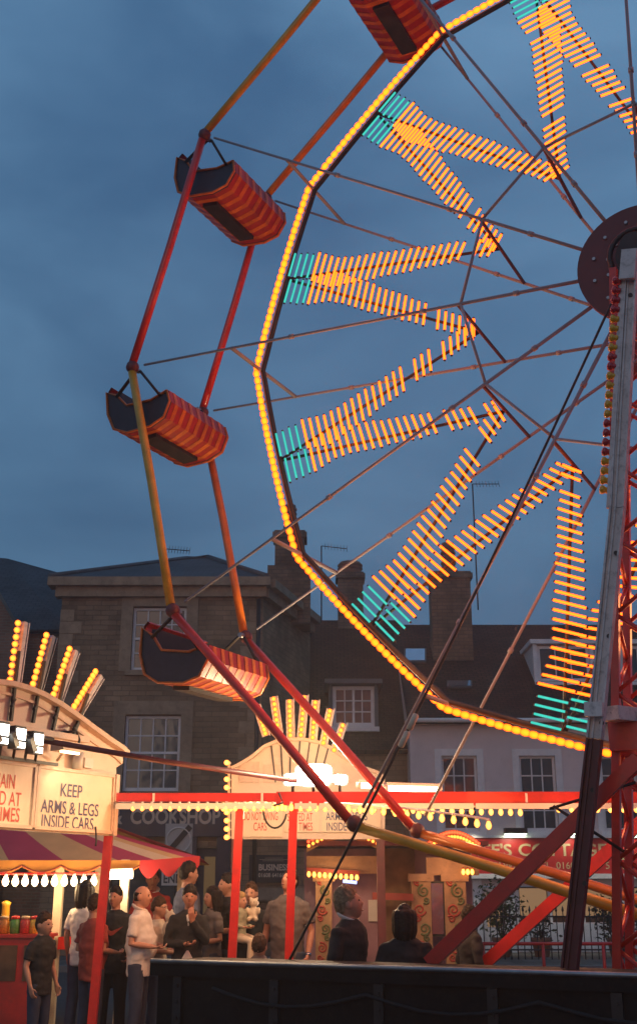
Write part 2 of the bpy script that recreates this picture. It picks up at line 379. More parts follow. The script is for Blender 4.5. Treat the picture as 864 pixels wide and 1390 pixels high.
def aerial(house, base, h, boom, n=8):
    mb = MB(); base = V(base); top = base + V((0, 0, h)); mb.tube([base, top], .022, 6)
    b = V(boom); mb.tube([top, top + b], .014, 6)
    for k in range(n):
        p = top + b * (.15 + .85 * k / (n - 1)); w = .12
        mb.tube([p - V((0, w, .14)), p + V((0, w, .14))], .008, 4)
    mb.build('tv_aerial', 'darksteel', house)

# --- stone house on the left
D = 30.
xl, xr = U(82, 850, D).x, U(356, 850, D).x; xr_h = xr; ze = U(200, 797, D).z
sh = thing('stone_house', 'tall brown stone house with shallow slate roof and two sash windows over the cookshop', 'house', (xl, D, 0))
w1 = (U(179, 868, D).x, U(252, 868, D).x, U(200, 910, D).z, U(200, 824, D).z)
w2 = (U(168, 1020, D).x, U(244, 1020, D).x, U(200, 1074, D).z, U(200, 971, D).z)
sx0, sx1, sz1 = U(128, 1130, D).x, U(312, 1130, D).x, U(200, 1090, D).z
door = (U(262, 1200, D).x, U(308, 1200, D).x, .12, 2.55)
swin = (U(150, 1200, D).x, U(250, 1200, D).x, .75, 2.6)
mb = MB(); wall_holes(mb, xl, xr, 0, ze, D, [w1, w2, door, swin])
rb = V((U(420, 850, 34.5).x, 34.5, 0)); bl = V((xl, 38, 0)); br_ = V((rb.x, 38, 0))
foot = [V((xr, D, 0)), rb, br_, bl, V((xl, D, 0))]
for a, b in zip(foot[:-1], foot[1:]): mb.add([a, b, b + ZV * ze, a + ZV * ze], [(0, 1, 2, 3)])
mb.build('wall', 'stone', sh)
mb = MB()                                # dressed surrounds, corner stones and string course
for (a, b, c, d) in (w1, w2):
    mb = MB()
    mb.box((a - .3, D - .03, c - .02), (a - .003, D + .1, d + .02)); mb.box((b + .003, D - .03, c - .02), (b + .3, D + .1, d + .02)); mb.box((a - .3, D - .034, d + .022), (b + .3, D + .1, d + .36)); mb.build('window_surround', 'ashlar', sh)
mb = MB()
k = 0; z = 3.7; mq = MB()
while z < ze - .6:
    w = .55 if k % 2 else .34; mb.box((xl - .012, D - .014, z), (xl + w, D + .2, z + .3)); mq.box((xr - w, D - .014, z), (xr + .012, D + .1, z + .3)); z += .318; k += 1
mb.build('quoin', 'ashlar', sh); mq.build('quoin', 'ashlar', sh)
mb = MB()                                # cornice in two steps
out = [V((xl, D, 0)), V((xr, D, 0)), rb]
for e, za, zb in ((.16, ze - .28, ze - .02), (.34, ze - .02, ze + .2)):
    mb.box((xl - e, D - e, za), (xr + e * .6, D + .2, zb))
    dv = (rb - out[1]).normalized(); nv = V((dv.y, -dv.x, 0))
    mb.prism([out[1] + ZV * za - V((.02, -.01, 0)), out[1] + nv * e + ZV * za, rb + nv * e + ZV * za, rb + ZV * za], ZV * (zb - za - .003))
mb.build('cornice', 'ashlar', sh)
rz = ze + .2; ap0 = U(252, 759, 34); ap1 = U(282, 757, 34.2)
mb = MB(); e = .3
A, B, Cc, Dd = V((xl - e, D - e, rz)), V((xr + .1, D - e, rz)), V((rb.x + .15, 38, rz)), V((xl - e, 38.3, rz))
mb.add([A, B, Cc, Dd, ap0, ap1], [(0, 1, 5, 4), (1, 2, 5), (2, 3, 4, 5), (3, 0, 4), (3, 2, 1, 0)])
roof = mb.build('roof', 'slate', sh)
mb = MB(); mb.tube([A + ZV * .03, ap0 + ZV * .03, ap1 + ZV * .03, B + ZV * .03], .07, 6); mb.build('ridge', 'lead', sh)
c0 = U(393, 760, 33); chimney(sh, (c0.x, 33.2), .85, .75, ze - .3, U(393, 722, 33).z, 'cstone', 1, .17, U(393, 683, 33).z - U(393, 722, 33).z, True)
mb = MB(); mb.box((c0.x - .62, 32.6, ze - .4), (c0.x + .6, 33.8, U(393, 772, 33).z)); mb.build('chimney_base', 'cstone', sh)
aerial(sh, (U(224, 765, 33).x, 33, rz + .6), U(224, 745, 33).z - rz - .6, (.7, 0, -.06))
window(sh, *w1, D, 4, 4, pane='panewarm'); window(sh, *w2, D, 4, 4, pane='pane', sill=None)
mb = MB(); zf0 = U(200, 1130, D).z
mb.box((sx0 - .1, D - .16, zf0), (sx1 + .1, D - .003, sz1)); mb.box((sx0 - .18, D - .26, sz1 + .002), (sx1 + .18, D - .003, sz1 + .12)); mb.box((sx0 - .12, D - .2, zf0 - .1), (sx1 + .12, D - .003, zf0 - .002))
for x in (sx0, swin[1] + .06, sx1 - .2): mb.box((x - .1, D - .14, .12), (x + .22, D - .003, zf0 - .103))
mb.box((swin[0] - .1, D - .1, .12), (swin[1] + .05, D - .003, .72))
fas = mb.build('shop_front', 'darkblue', sh)
mb = MB(); zc = U(200, 1109, D).z
put_text(mb, '&', (U(161, 1103, D).x, D - .165, zc), (1, 0, 0), (0, 0, 1), .27, .36, bold=.03); mb.build('lettering', 'palelet', fas); mb = MB()
a, b = U(179, 1103, D).x, U(300, 1103, D).x
put_text(mb, 'COOKSHOP', ((a + b) / 2, D - .165, zc), (1, 0, 0), (0, 0, 1), b - a, .36, bold=.03)
mb.build('lettering', 'palelet', fas)
mb = MB(); mb.box((swin[0] + .01, D + .12, swin[2] + .01), (swin[1] - .01, D + .16, swin[3] - .01)); mb.build('shop_window', 'pane', sh)
mb = MB()
mb.box((door[0] + .01, D + .12, door[2]), (door[1] - .01, D + .18, door[3] - .01))
dr = mb.build('door', 'darkblue', sh)
mb = MB(); mb.box((U(276, 1200, D).x, D + .105, 1.0), (U(291, 1200, D).x, D + .118, 2.35)); mb.build('door_light', 'e_slit', dr)
mb = MB(); mb.tube([(door[1] - .12, D + .06, 1.0), (door[1] - .12, D + .06, 1.25)], .015, 6); mb.build('handle', 'chrome', dr)
mb = MB(); mb.tube([(xr - .1, D - .09, 0), (xr - .1, D - .09, ze - .35)], .055, 8); mb.build('drainpipe', 'iron', sh)

# --- slate roofed brick house at far left
D2 = 32.
x0, x1 = U(-150, 900, D2).x, U(88, 900, D2).x; ez = U(40, 852, D2).z
fh = thing('brick_house', 'lower brick house with steep dark slate roof at the left edge', 'house', (x0, D2, 0))
mb = MB(); hole = (U(-90, 900, D2).x, U(-50, 900, D2).x, ez - 2.2, ez - .6); wall_holes(mb, x0, x1, 0, ez, D2, [hole])
mb.add([(x1, D2, 0), (x1, 40, 0), (x1, 40, ez), (x1, D2, ez)], [(0, 1, 2, 3)]); mb.add([(x0, D2, 0), (x0, 40, 0), (x0, 40, ez), (x0, D2, ez)], [(0, 1, 2, 3)])
mb.build('wall', 'brick', fh)
r0 = U(-60, 752, 36.); r1 = U(10, 758, 36.); r2 = U(88, 792, 36.)
mb = MB(); slab(mb, [(x0 - .2, D2 - .25, ez - .1), (x1, D2 - .25, ez - .1), (x1, 36, r2.z), (r1.x, 36, r1.z)], .12); slab(mb, [(x0 - .2, D2 - .25, ez - .1), (r1.x, 36, r1.z), (x0 - .2, 36, r0.z)], .12)
slab(mb, [(x0 - .2, 40, ez), (x1, 40, ez), (x1, 36.002, r2.z - .01), (r1.x, 36.002, r1.z - .01), (x0 - .2, 36.002, r0.z - .01)], .1); mb.build('roof', 'slate', fh)
g0, g1, g2 = U(-40, 850, 31.2), U(24, 850, 31.2), U(-12, 790, 31.2)       # projecting gable
mb = MB(); mb.prism([(g0.x, 31.2, 0), (g1.x, 31.2, 0), (g1.x, 31.2, ez - .2), (g2.x, 31.2, g2.z), (g0.x, 31.2, ez - .2)], (0, .78, 0)); mb.build('gable', 'brick', fh)
window(fh, *hole, D2, 2, 4)

# --- tiled house in the middle
D3 = 33.
x0, x1 = rb.x - 1.2, U(556, 950, D3).x; ez = U(490, 1012, D3).z; rid = U(490, 842, 38.)
mh = thing('tiled_house', 'middle house with dark tiled roof, one white dormer and a round pot chimney', 'house', (x0, D3, 0))
mb = MB(); wall_holes(mb, x0, x1, 0, ez, D3, []); mb.add([(x1, D3, 0), (x1, 38, 0), (x1, 38, rid.z - .2), (x1, D3, ez)], [(0, 1, 2, 3)]); mb.build('wall', 'stone', mh)
mb = MB(); slab(mb, [(x0, D3 - .3, ez - .15), (x1 + .1, D3 - .3, ez - .15), (x1 + .1, 38, rid.z), (x0, 38, rid.z)], .14); slab(mb, [(x0, 43, ez), (x1, 43, ez), (x1, 38.002, rid.z - .01), (x0, 38.002, rid.z - .01)], .1)
mb.build('roof', 'tile', mh)
c0 = U(475, 800, 38); chimney(mh, (c0.x, 38), .82, .8, rid.z - 1.2, U(475, 776, 37.6).z, 'cstone', 1, .36, .42)
aerial(mh, (U(436, 800, 38).x, 38, rid.z - .3), U(438, 741, 38).z - rid.z + .3, (.85, 0, -.1))
dz0, dz1 = U(478, 987, D3 + .3).z, U(478, 931, D3 + .3).z; dx0, dx1 = U(451, 960, D3 + .3).x, U(508, 960, D3 + .3).x
mb = MB(); mb.box((dx0 - .1, D3 + .3 + .18, dz0 - .1), (dx1 + .1, D3 + 3.4, dz1 + .03)); mb.box((dx0 - .22, D3 + .05, dz1 + .034), (dx1 + .22, D3 + 3.6, dz1 + .16)); mb.box((dx0 - .1, D3 + .28, dz0 - .1), (dx0 - .003, D3 + .477, dz1 + .03)); mb.box((dx1 + .003, D3 + .28, dz0 - .1), (dx1 + .1, D3 + .477, dz1 + .03))
mb.build('dormer', 'lead', mh)
window(mh, dx0, dx1, dz0, dz1, D3 + .25, 4, 3, meet=False, pane='panewarm', sill='whitepaint', centre=True, inset=.12, fw=.1)

# --- white rendered house on the right
D4 = 32.
x0, x1 = U(556, 1030, D4).x, U(1100, 1030, D4).x; ez = U(700, 972, D4).z; rid = U(700, 848, 37.)
wh = thing('white_house', 'white rendered house with dark tiled roof over the red fronted takeaway', 'house', (x0, D4, 0))
wz0, wz1 = U(650, 1128, D4).z, U(650, 1026, D4).z
wins = [(U(a, 1075, D4).x, U(b, 1075, D4).x, wz0, wz1) for a, b in ((600, 648), (706, 755), (817, 866), (925, 975))]
shop = (U(700, 1240, D4).x, U(838, 1240, D4).x, .8, U(700, 1203, D4).z); sdoor = (U(655, 1240, D4).x, U(688, 1240, D4).x, .1, U(700, 1203, D4).z)
shop2 = (U(850, 1240, D4).x, U(960, 1240, D4).x, .8, U(700, 1203, D4).z)
mb = MB(); wall_holes(mb, x0, x1, 0, ez, D4, wins + [shop, shop2, sdoor]); mb.add([(x0, D4, 0), (x0, 37, 0), (x0, 37, rid.z - .2), (x0, D4, ez)], [(0, 1, 2, 3)]); mb.add([(x1, D4, 0), (x1, 37, 0), (x1, 37, rid.z - .2), (x1, D4, ez)], [(0, 1, 2, 3)])
mb.build('wall', 'render', wh)
mb = MB(); slab(mb, [(x0 - .05, D4 - .3, ez - .12), (x1, D4 - .3, ez - .12), (x1, 37, rid.z), (x0 - .05, 37, rid.z)], .14); slab(mb, [(x0, 42, ez), (x1, 42, ez), (x1, 37.002, rid.z - .01), (x0, 37.002, rid.z - .01)], .1)
mb.build('roof', 'tile', wh)
mb = MB(); mb.tube([(x0 - .05, D4 - .38, ez - .16), (x1, D4 - .38, ez - .16)], .06, 8); mb.build('gutter', 'whitepaint', wh)
mb = MB()
for (a, b, c, d) in wins:
    for lo, hi in (((a - .18, c - .1), (a - .003, d + .18)), ((b + .003, c - .1), (b + .18, d + .18)), ((a - .003, d + .003), (b + .003, d + .18))):
        mb.box((lo[0], D4 - .035, lo[1]), (hi[0], D4 + .1, hi[1]))
mb.build('window_surround', 'whitepaint', wh)
for q in wins: window(wh, *q, D4, 3, 4, sill='whitepaint', fw=.06)
ca, cb = U(587, 900, 35), U(641, 900, 35)
chimney(wh, ((ca.x + cb.x) / 2, 35.2), cb.x - ca.x, .9, ez + .5, U(615, 778, 35).z, 'cstone', 1, .2, U(615, 735, 35).z - U(615, 778, 35).z, True)
aerial(wh, (U(648, 820, 36).x, 36, U(648, 828, 36).z), U(648, 657, 36).z - U(648, 828, 36).z, (.85, 0, 0))
def rp(px, py):                          # point of the right roof's plane
    a = V((0, D4 - .3, ez - .12)); n = (V((0, 37, rid.z)) - a).cross(V((1, 0, 0))).normalized(); return UP(px, py, a, n), (n if n.z > 0 else -n)
for (a, b, c, d) in ((548, 578, 884, 902), (606, 640, 928, 936)):
    pts = []
    for q in ((a, d), (b, d), (b, c), (a, c)): p, n = rp(*q); pts.append(p + n * .03)
    mb = MB(); mb.prism(pts, n * .07); sk = mb.build('skylight', 'lead', wh)
    ctr = sum(pts, V()) / 4; mb = MB(); mb.prism([ctr + (p - ctr) * .86 + n * .072 for p in pts], n * .012); mb.build('pane', 'mirror', sk)
for a, b in ((729, 800), (842, 910)):
    p, n = rp((a + b) / 2, 926); y = p.y; dx0, dx1 = U(a, 900, y).x, U(b, 900, y).x; dz0, dz1 = p.z, U(a, 876, y).z
    mb = MB(); mb.box((dx0 - .12, y + .18, dz0 - .3), (dx1 + .12, y + 2.6, dz1 + .03)); mb.box((dx0 - .2, y - .12, dz1 + .034), (dx1 + .2, y + 2.7, dz1 + .16))
    mb.box((dx0 - .12, y - .03, dz0 - .12), (dx0 - .003, y + .178, dz1 + .03)); mb.box((dx1 + .003, y - .03, dz0 - .12), (dx1 + .12, y + .178, dz1 + .03)); mb.build('dormer', 'whitepaint', wh)
    window(wh, dx0, dx1, dz0, dz1, y - .04, 3, 1, meet=False, sill='whitepaint', fw=.09)
# takeaway shop front
fx0, fx1 = U(594, 1160, D4).x, U(935, 1160, D4).x; fz1, fz0 = U(700, 1138, D4).z, U(700, 1186, D4).z
mb = MB(); mb.box((fx0, D4 - .2, fz0), (fx1, D4 - .003, fz1)); fas = mb.build('shop_fascia', 'signred', wh)
mb = MB(); lz = U(700, 1154, D4).z
xa, xb = U(615, 1150, D4).x, U(692, 1150, D4).x
put_text(mb, "CHEF'S", ((xa + xb) / 2, D4 - .206, lz), (1, 0, 0), (0, 0, 1), xb - xa, .31, bold=.02)
xa, xb = U(701, 1150, D4).x, U(820, 1150, D4).x
put_text(mb, "COTTAGE", ((xa + xb) / 2, D4 - .206, lz), (1, 0, 0), (0, 0, 1), xb - xa, .31, bold=.02)
lz = U(700, 1175, D4).z; xa, xb = U(640, 1150, D4).x, U(822, 1150, D4).x
put_text(mb, "TAKEAWAY    TEL  01608  64    5", ((xa + xb) / 2, D4 - .206, lz), (1, 0, 0), (0, 0, 1), xb - xa, .17, bold=.006)
put_text(mb, '好', (U(840, 1165, D4).x, D4 - .206, U(700, 1166, D4).z), (1, 0, 0), (0, 0, 1), .5, .52, bold=.012)
mb.build('lettering', 'gilt', fas)
mb = MB(); mb.box((fx0 - .05, D4 - .3, fz0 - .12), (fx1 + .05, D4 - .003, fz0 - .003)); mb.box((fx0 - .05, D4 - .3, fz1 + .003), (fx1 + .05, D4 - .003, fz1 + .07))
for px in (594, 648, 692, 842, 900): a = U(px, 1240, D4).x; mb.box((a - .11, D4 - .1, .1), (a + .11, D4 - .003, fz0 - .124))
mb.box((shop[0] - .02, D4 - .07, .12), (shop[1] + .02, D4 - .003, .78)); mb.build('shop_front', 'whitepaint', wh)
for a, b in ((681, 711), (769, 783), (846, 868)):
    ax, bx = U(a, 1130, D4).x, U(b, 1130, D4).x; mb = MB(); mb.box((ax, D4 - .5, fz1 + .1), (bx, D4 - .22, fz1 + .24)); mb.box((ax + .1, D4 - .22, fz1 + .12), (ax + .15, D4 - .003, fz1 + .2))
    lm = mb.build('sign_light', 'black', wh); mb = MB(); mb.box((ax + .02, D4 - .48, fz1 + .085), (bx - .02, D4 - .24, fz1 + .098)); mb.build('lamp', 'e_green', lm)
for q, cols in ((shop, 3), (shop2, 2)):
    mb = MB(); mb.box((q[0] + .01, D4 + .1, q[2] + .01), (q[1] - .01, D4 + .16, q[3] - .01)); sw = mb.build('shop_window', 'panewarm', wh)
    mb = MB()
    for k in range(cols + 1): x = q[0] + .05 + (q[1] - q[0] - .1) * k / cols; mb.box((x - .045, D4 + .03, q[2]), (x + .045, D4 + .097, q[3]))
    mb.build('frame', 'whitepaint', sw)
    mb = MB()
    for k in range(cols):
        xa = q[0] + .12 + (q[1] - q[0] - .1) * k / cols; xb = xa + (q[1] - q[0] - .1) / cols - .14
        mb.box((xa, D4 + .085, q[2] + .15), (xb, D4 + .097, q[3] - .05))
    mb.build('blind', 'e_shop', sw)  # glowing sheet in place of the lit room behind the window
mb = MB(); mb.box((sdoor[0] + .01, D4 + .12, .1), (sdoor[1] - .01, D4 + .17, sdoor[3] - .02)); dr = mb.build('door', 'whitepaint', wh)
mb = MB(); mb.box((sdoor[0] + .12, D4 + .105, .7), (sdoor[1] - .12, D4 + .118, sdoor[3] - .15)); mb.build('door_light', 'e_shop', dr)

# ------------------------------------------------------------------ street furniture
t = thing('road_sign', 'grey and white ZONE ENDS road sign on a post before the cookshop', 'sign', (U(238, 1180, 27).x, 27.06, 0))
x = U(240, 1150, 27).x
mb = MB(); mb.tube([(x, 27.06, 0), (x, 27.06, U(240, 1112, 27).z)], .04, 8); mb.build('post', 'darksteel', t)
a, b = U(224, 1145, 27), U(261, 1145, 27); zt, zb = U(240, 1118, 27).z, U(240, 1163, 27).z
mb = MB(); mb.box((a.x, 26.98, zb), (b.x, 27.015, zt)); pl = mb.build('upper_plate', 'signgrey', t)
mb = MB(); cx, cz = (a.x + b.x) / 2, (zt + zb) / 2; rr = (b.x - a.x) * .44
ring = [V((cx + math.cos(q) * rr, 26.972, cz + math.sin(q) * rr)) for q in [2 * math.pi * i / 28 for i in range(29)]]
mb.tube(ring, .02, 6); pl2 = mb.build('roundel', 'signwhite', pl)
mb = MB(); mb.beam((a.x + .05, 26.966, zb + .06), (b.x - .05, 26.966, zt - .06), .012, .12, (0, 1, 0)); mb.build('diagonal_band', 'black', pl)
a, b = U(220, 1180, 27), U(257, 1180, 27); zt, zb = U(240, 1166, 27).z, U(240, 1202, 27).z
mb = MB(); mb.box((a.x, 26.98, zb), (b.x, 27.015, zt)); pl = mb.build('lower_plate', 'signwhite', t)
mb = MB(); put_text(mb, 'zone', ((a.x + b.x) / 2, 26.975, zb + (zt - zb) * .57), (1, 0, 0), (0, 0, 1), .34, .11); put_text(mb, 'ENDS', ((a.x + b.x) / 2, 26.975, zb + (zt - zb) * .26), (1, 0, 0), (0, 0, 1), .5, .19, bold=.02)
mb.build('lettering', 'black', pl)
# black business poster on the side of the cookshop wall
a, b = U(337, 1180, 29.6), U(400, 1180, 29.6); zt, zb = U(360, 1160, 29.6).z, U(360, 1198, 29.6).z
mb = MB(); mb.box((a.x, 29.9, zb), (b.x, 29.97, zt)); po = mb.build('business_sign', 'black', label='black board reading BUSINESS with a telephone number, behind the red posts', category='sign')
mb = MB(); xa, xb = U(351, 1180, 29.9).x, U(392, 1180, 29.9).x; hh = zt - zb
put_text(mb, 'BUSINESS', ((xa + xb) / 2, 29.893, zb + hh * .55), (1, 0, 0), (0, 0, 1), xb - xa, .15, bold=.03)
put_text(mb, '01608 64166', ((xa + xb) / 2 - .06, 29.893, zb + hh * .27), (1, 0, 0), (0, 0, 1), (xb - xa) * .85, .1, bold=.02)
for k, (s, e) in enumerate(((.12, .82), (.02, .98), (.2, .8))): mb.box((xa + (xb - xa) * s, 29.888, zb + hh * (.78 + .05 * k)), (xa + (xb - xa) * e, 29.893, zb + hh * (.79 + .05 * k)))
mb.build('lettering', 'palelet', po)
mb = MB(); mb.box((a.x - .05, 29.8, zb - .4), (b.x + .6, 29.98, zb - .12)); mb.build('stone_ledge', 'ashlar', label='pale stone ledge on the wall below the black business sign', category='ledge')
# railings
t = thing('iron_railing', 'black iron railings before the takeaway shop window', 'railing', (U(760, 1290, 28.5).x, 28.5, .115))
ra, rb2 = U(648, 1290, 28.5).x, U(930, 1290, 28.5).x
mb = MB()
for z in (.3, 1.0): mb.box((ra, 28.48, z), (rb2, 28.52, z + .035))
mb.build('rail', 'iron', t)
n = 32; mb = MB(); mb.tube([(0, 0, 0), (0, 0, 1.0)], .012, 6); mb.lathe((0, 0, 1.0), (0, 0, 1), [(0, .012), (.03, .028), (.08, .02), (.14, .001)], 6); bm_ = mb.mesh('bar', ['iron'])
for i in range(n): inst('bar', bm_, t, (ra + (rb2 - ra) * i / (n - 1), 28.5, .115))
t = thing('crowd_barrier', 'low red steel barrier standing right of the wheel legs', 'barrier', (U(690, 1290, 22).x, 22, 0))
ra, rb2 = U(655, 1290, 22).x, U(900, 1290, 22).x; zt = U(700, 1281, 22).z
mb = MB(); mb.tube([(ra, 22, zt), (rb2, 22, zt)], .03, 8); mb.tube([(ra, 22, .25), (rb2, 22, .25)], .03, 8); mb.build('rail', 'red', t)
for i in range(4): x = ra + (rb2 - ra) * i / 3; mb = MB(); mb.tube([(x, 22, 0), (x, 22, zt)], .03, 8); mb.beam((x, 21.75, .02), (x, 22.25, .02), .05, .03); mb.build('upright', 'red', t)
def shrub(label, px, py, d, h, w, leaf, n, pot=True, seed=1):
    rr = random.Random(seed); base = U(px, py, d); base.z = .115
    t = thing('potted_shrub', label, 'plant', base, 'potted shrubs before the takeaway')
    if pot:
        mb = MB(); mb.lathe(base, (0, 0, 1), [(0, .15), (.02, .17), (.34, .23), (.35, .25), (.42, .25), (.42, .21), (.36, .2)], 16); mb.build('pot', 'terracotta', t)
    mb = MB(); tips = []
    for i in range(11):
        a = rr.uniform(0, 6.28); l = rr.uniform(.2, 1); q = base + V((math.cos(a) * w * l, math.sin(a) * w * l, .4 + h * rr.uniform(.35, 1.0) * (1.1 - .35 * l)))
        m = base.lerp(q, .5) + V((0, 0, .15 * h)); mb.tube([base + V((0, 0, .35)), m, q], [.018, .012, .005], 5); tips += [m, q, q]
    mb.build('stem', 'twig', t)
    mb = MB()
    for i in range(n):
        c = rr.choice(tips) + V((rr.gauss(0, .13), rr.gauss(0, .13), rr.gauss(0, .13)))
        d1 = V((rr.gauss(0, 1), rr.gauss(0, 1), rr.gauss(-.2, .7))).normalized(); s1 = d1.cross(V((rr.random(), rr.random(), rr.random()))).normalized(); l = rr.uniform(.06, .15)
        mb.add([c, c + d1 * l * .5 + s1 * l * .22, c + d1 * l, c + d1 * l * .5 - s1 * l * .22], [(0, 1, 2, 3)])
    mb.build('foliage', leaf, t)
shrub('leafy potted shrub left of the maroon wheel leg before the shop window', 682, 1290, 29.5, 1.3, .42, 'leaf', 800, seed=3)
shrub('dark sprawling shrub right of the maroon wheel leg by the railings', 838, 1290, 29.3, .9, .7, 'leafd', 700, seed=5)
shrub('small dark shrub low behind the railings between the red braces', 735, 1290, 29.6, .5, .3, 'leafd', 250, seed=9)
mb = MB(); mb.box((xr_h + .003, D + .001, 0), (U(432, 1180, D).x, D + 2, 3.1)); mb.box((xr_h - .05, D - .1, 3.103), (U(432, 1180, D).x + .1, D + 2.1, 3.25)); mb.build('annexe', 'stone', sh)

# ------------------------------------------------------------------ the big wheel
bw = thing('big_wheel', 'big fairground wheel with red and yellow rims and zigzag rows of amber lamps', 'ferris wheel', wp(RO, 270, 0))
for off, s in ((O1 - .14, -1), (O2 + .08, 1)):
    mb = MB(); mb.disc(HUB + NV * off, NV, .575, .06, 56)
    hd = mb.build('hub_disc', 'discred', bw)
    mb = MB()
    for k in range(12):
        for rr_ in (.43, .3): mb.disc(HUB + NV * (off - .02 if s < 0 else off + .062) + TV * (rr_ * math.cos(R(30 * k + 13))) + ZV * (rr_ * math.sin(R(30 * k + 13))), NV, .016, .018, 8)
    mb.build('bolt', 'steel', hd)
mb = MB(); mb.disc(HUB + NV * (O1 - .5), NV, .11, O2 - O1 + 1.2, 24); mb.build('axle', 'darksteel', bw)
CORN = [PH + 30 * k for k in range(12)]
for off in (O1, O2):
    for k, a in enumerate(CORN):
        mb = MB(); h = HUB + NV * (off + (-.05 if off < 0 else .05)); p = wp(.36, a, off)
        e = wp(RO, a, off)
        mb.tube([p, p.lerp(e, .97)], [.019, .014], 8)
        for f in (.16, .34, .62): q = p.lerp(e, f); d = (e - p).normalized(); mb.tube([q - d * .025, q + d * .025], .027, 8)
        mb.build('spoke', 'spoke', bw)
        b = CORN[(k + 1) % 12]
        mb = MB(); p0, p1 = wp(RO, a, off), wp(RO, b, off)
        mid = wp(RO * .992, a + 15, off); pts = [wp(RO * 1.0, a + .6, off), wp(RO * .9745, a + 8, off), wp(RO * .966, a + 15, off), wp(RO * .9745, a + 22, off), wp(RO, a + 29.4, off)]
        mb.tube(pts, .046, 10); mb.build('outer_rim', 'red' if k % 2 else ('yellow' if off < 0 else 'orange'), bw)
        mb = MB(); mb.ball(wp(RO, a, off), .075, 10, 6); mb.build('rim_joint', 'maroon', bw)
mb = MB()
for k, a in enumerate(CORN):                    # near side ties between the spokes
    mb.tube([wp(1.75, a, O1), wp(1.75, a + 30, O1)], .015, 8)
mb.build('inner_tie', 'spoke', bw)
for a in CORN:
    mb = MB(); mb.tube([wp(RB - .07, a, O1), wp(RB - .07, a, O2)], .022, 6); mb.build('cross_tube', 'spoke', bw)
    mb = MB(); mb.tube([wp(1.78, a, O1), wp(1.78, a, O2)], .02, 6); mb.build('cross_tube', 'maroon', bw)
def rimr(t):                                # polygon with softened corners; t = degrees past a corner
    return RB * (.997 - .027 * math.sin(math.pi * t / 30) ** .8)
mb = MB(); mb.tube([wp(rimr(t) - .075, a + t, 0) for a in CORN for t in (0, 2.5, 5, 10, 15, 20, 25, 27.5)] + [wp(rimr(0) - .075, CORN[0] + 360, 0)], .03, 8)
mb.build('light_rim', 'darksteel', bw)
# bulbs along the light rim
m_rim = MB(); m_rim.ball((0, 0, 0), (.036, .036, .05), 8, 6); m_rim = m_rim.mesh('rim_bulb', ['e_rim'])
items = []
for a in CORN:
    n = 27
    for i in range(n):
        t = 30 * (i + .5) / n; p = wp(rimr(t), a + t, -.03); items.append((p, (wp(rimr(min(30, t + .4)), a + t + .4, -.03) - p).normalized()))
def inframe(p):
    x, y = topx(p); return -20 < x < 884 and -20 < y < 1410
def split(items, n=100):
    it = sorted(items, key=lambda q: (not inframe(q[0]), camdepth(q[0]))); return it[:n], it[n:]
def mass(name, mat, rest, mesh, parent, kind_stuff=True):
    mb = MB(); vs = [v.co.copy() for v in mesh.vertices]; fs = [list(p.vertices) for p in mesh.polygons]; ms = [p.material_index for p in mesh.polygons]
    for p, q in rest:
        b = len(mb.v); mb.v += [q @ v + p for v in vs]; mb.f += [[b + i for i in f] for f in fs]; mb.m += ms; mb.sm += [True] * len(fs)
    return mb.build(name, [m for m in mat], parent, kind='stuff')
items = [(p, ZV.rotation_difference(d)) for p, d in items]
big, rest = split(items)
for p, q in big: inst('rim_bulb', m_rim, bw, p, q)
mass('rim_bulb', ['e_rim'], rest, m_rim, bw)
# zigzag lamp battens: moving bulbs' streaks built as solid glowing bars, crosswise like ladder rungs
RT, RI = 3.84, 1.80
def bulb_streak(mat, l, r=.0145):
    mb = MB(); mb.tube([(0, 0, -l / 2), (0, 0, -l / 4), (0, 0, l / 4), (0, 0, l / 2)], r, 8, 0, roundend=True)
    for s in (-1, 1): mb.tube([(0, 0, s * (l / 2 - .004)), (0, 0, s * (l / 2 + .022))], r * .8, 8, 1)
    return mb.mesh('bulb_streak', [mat, 'darksteel'])
LEN = [.19, .23, .265, .30, .33]
tl = [bulb_streak('e_amber', l) for l in LEN]; tt = bulb_streak('e_teal', .27, .013)
amb, teal = [[] for _ in LEN], []
for a in CORN:
    for s in (-1, 1):
        p0, p1 = wp(RI, a, 0), wp(RT, a + 15 * s, 0)
        inner = wp(RI, a + .0, .02); mbz = MB(); mbz.tube([inner, wp(RT + .36, a + 15 * s, .02)], .016, 6); mbz.build('lamp_batten', 'darksteel', bw)
        n = 25
        for i in range(n):
            f = (i + .5) / n
            if rnd.random() < .05: continue             # a lamp has gone
            p = p0.lerp(p1, f); rel = p - HUB; rd = rel.normalized(); tg = NV.cross(rd)
            side = s * (.5 * LEN[min(4, int(f * 5))] * .95) * 0
            k = min(4, int(f * 5)); p = p - tg * (s * .08 * (1 if True else 0)) * 0 + NV * (-.02)
            # the two runs of one point keep clear of each other near its tip
            ang = math.radians(15 * (1 - f)); clear = LEN[k] * .42; p = p + NV * (-.05 if s > 0 else 0)
            want = max(0., clear - p.length * 0 - rel.length * math.tan(ang))
            tipd = wp(rel.length, a + 15 * s, -.02 - (.05 if s > 0 else 0)); away = (p - tipd)
            if away.length > 1e-4: p = p + away.normalized() * want
            else: p = p
            far = wp(rel.length, a, -.02 - (.05 if s > 0 else 0)); aw2 = (p - far); lim = LEN[k] * .36
            if aw2.length < lim and f < .3: p = far + (aw2.normalized() if aw2.length > .01 else tg * s) * lim * (.6 if f < .06 else 1)
            amb[k].append((p, ZV.rotation_difference(tg)))
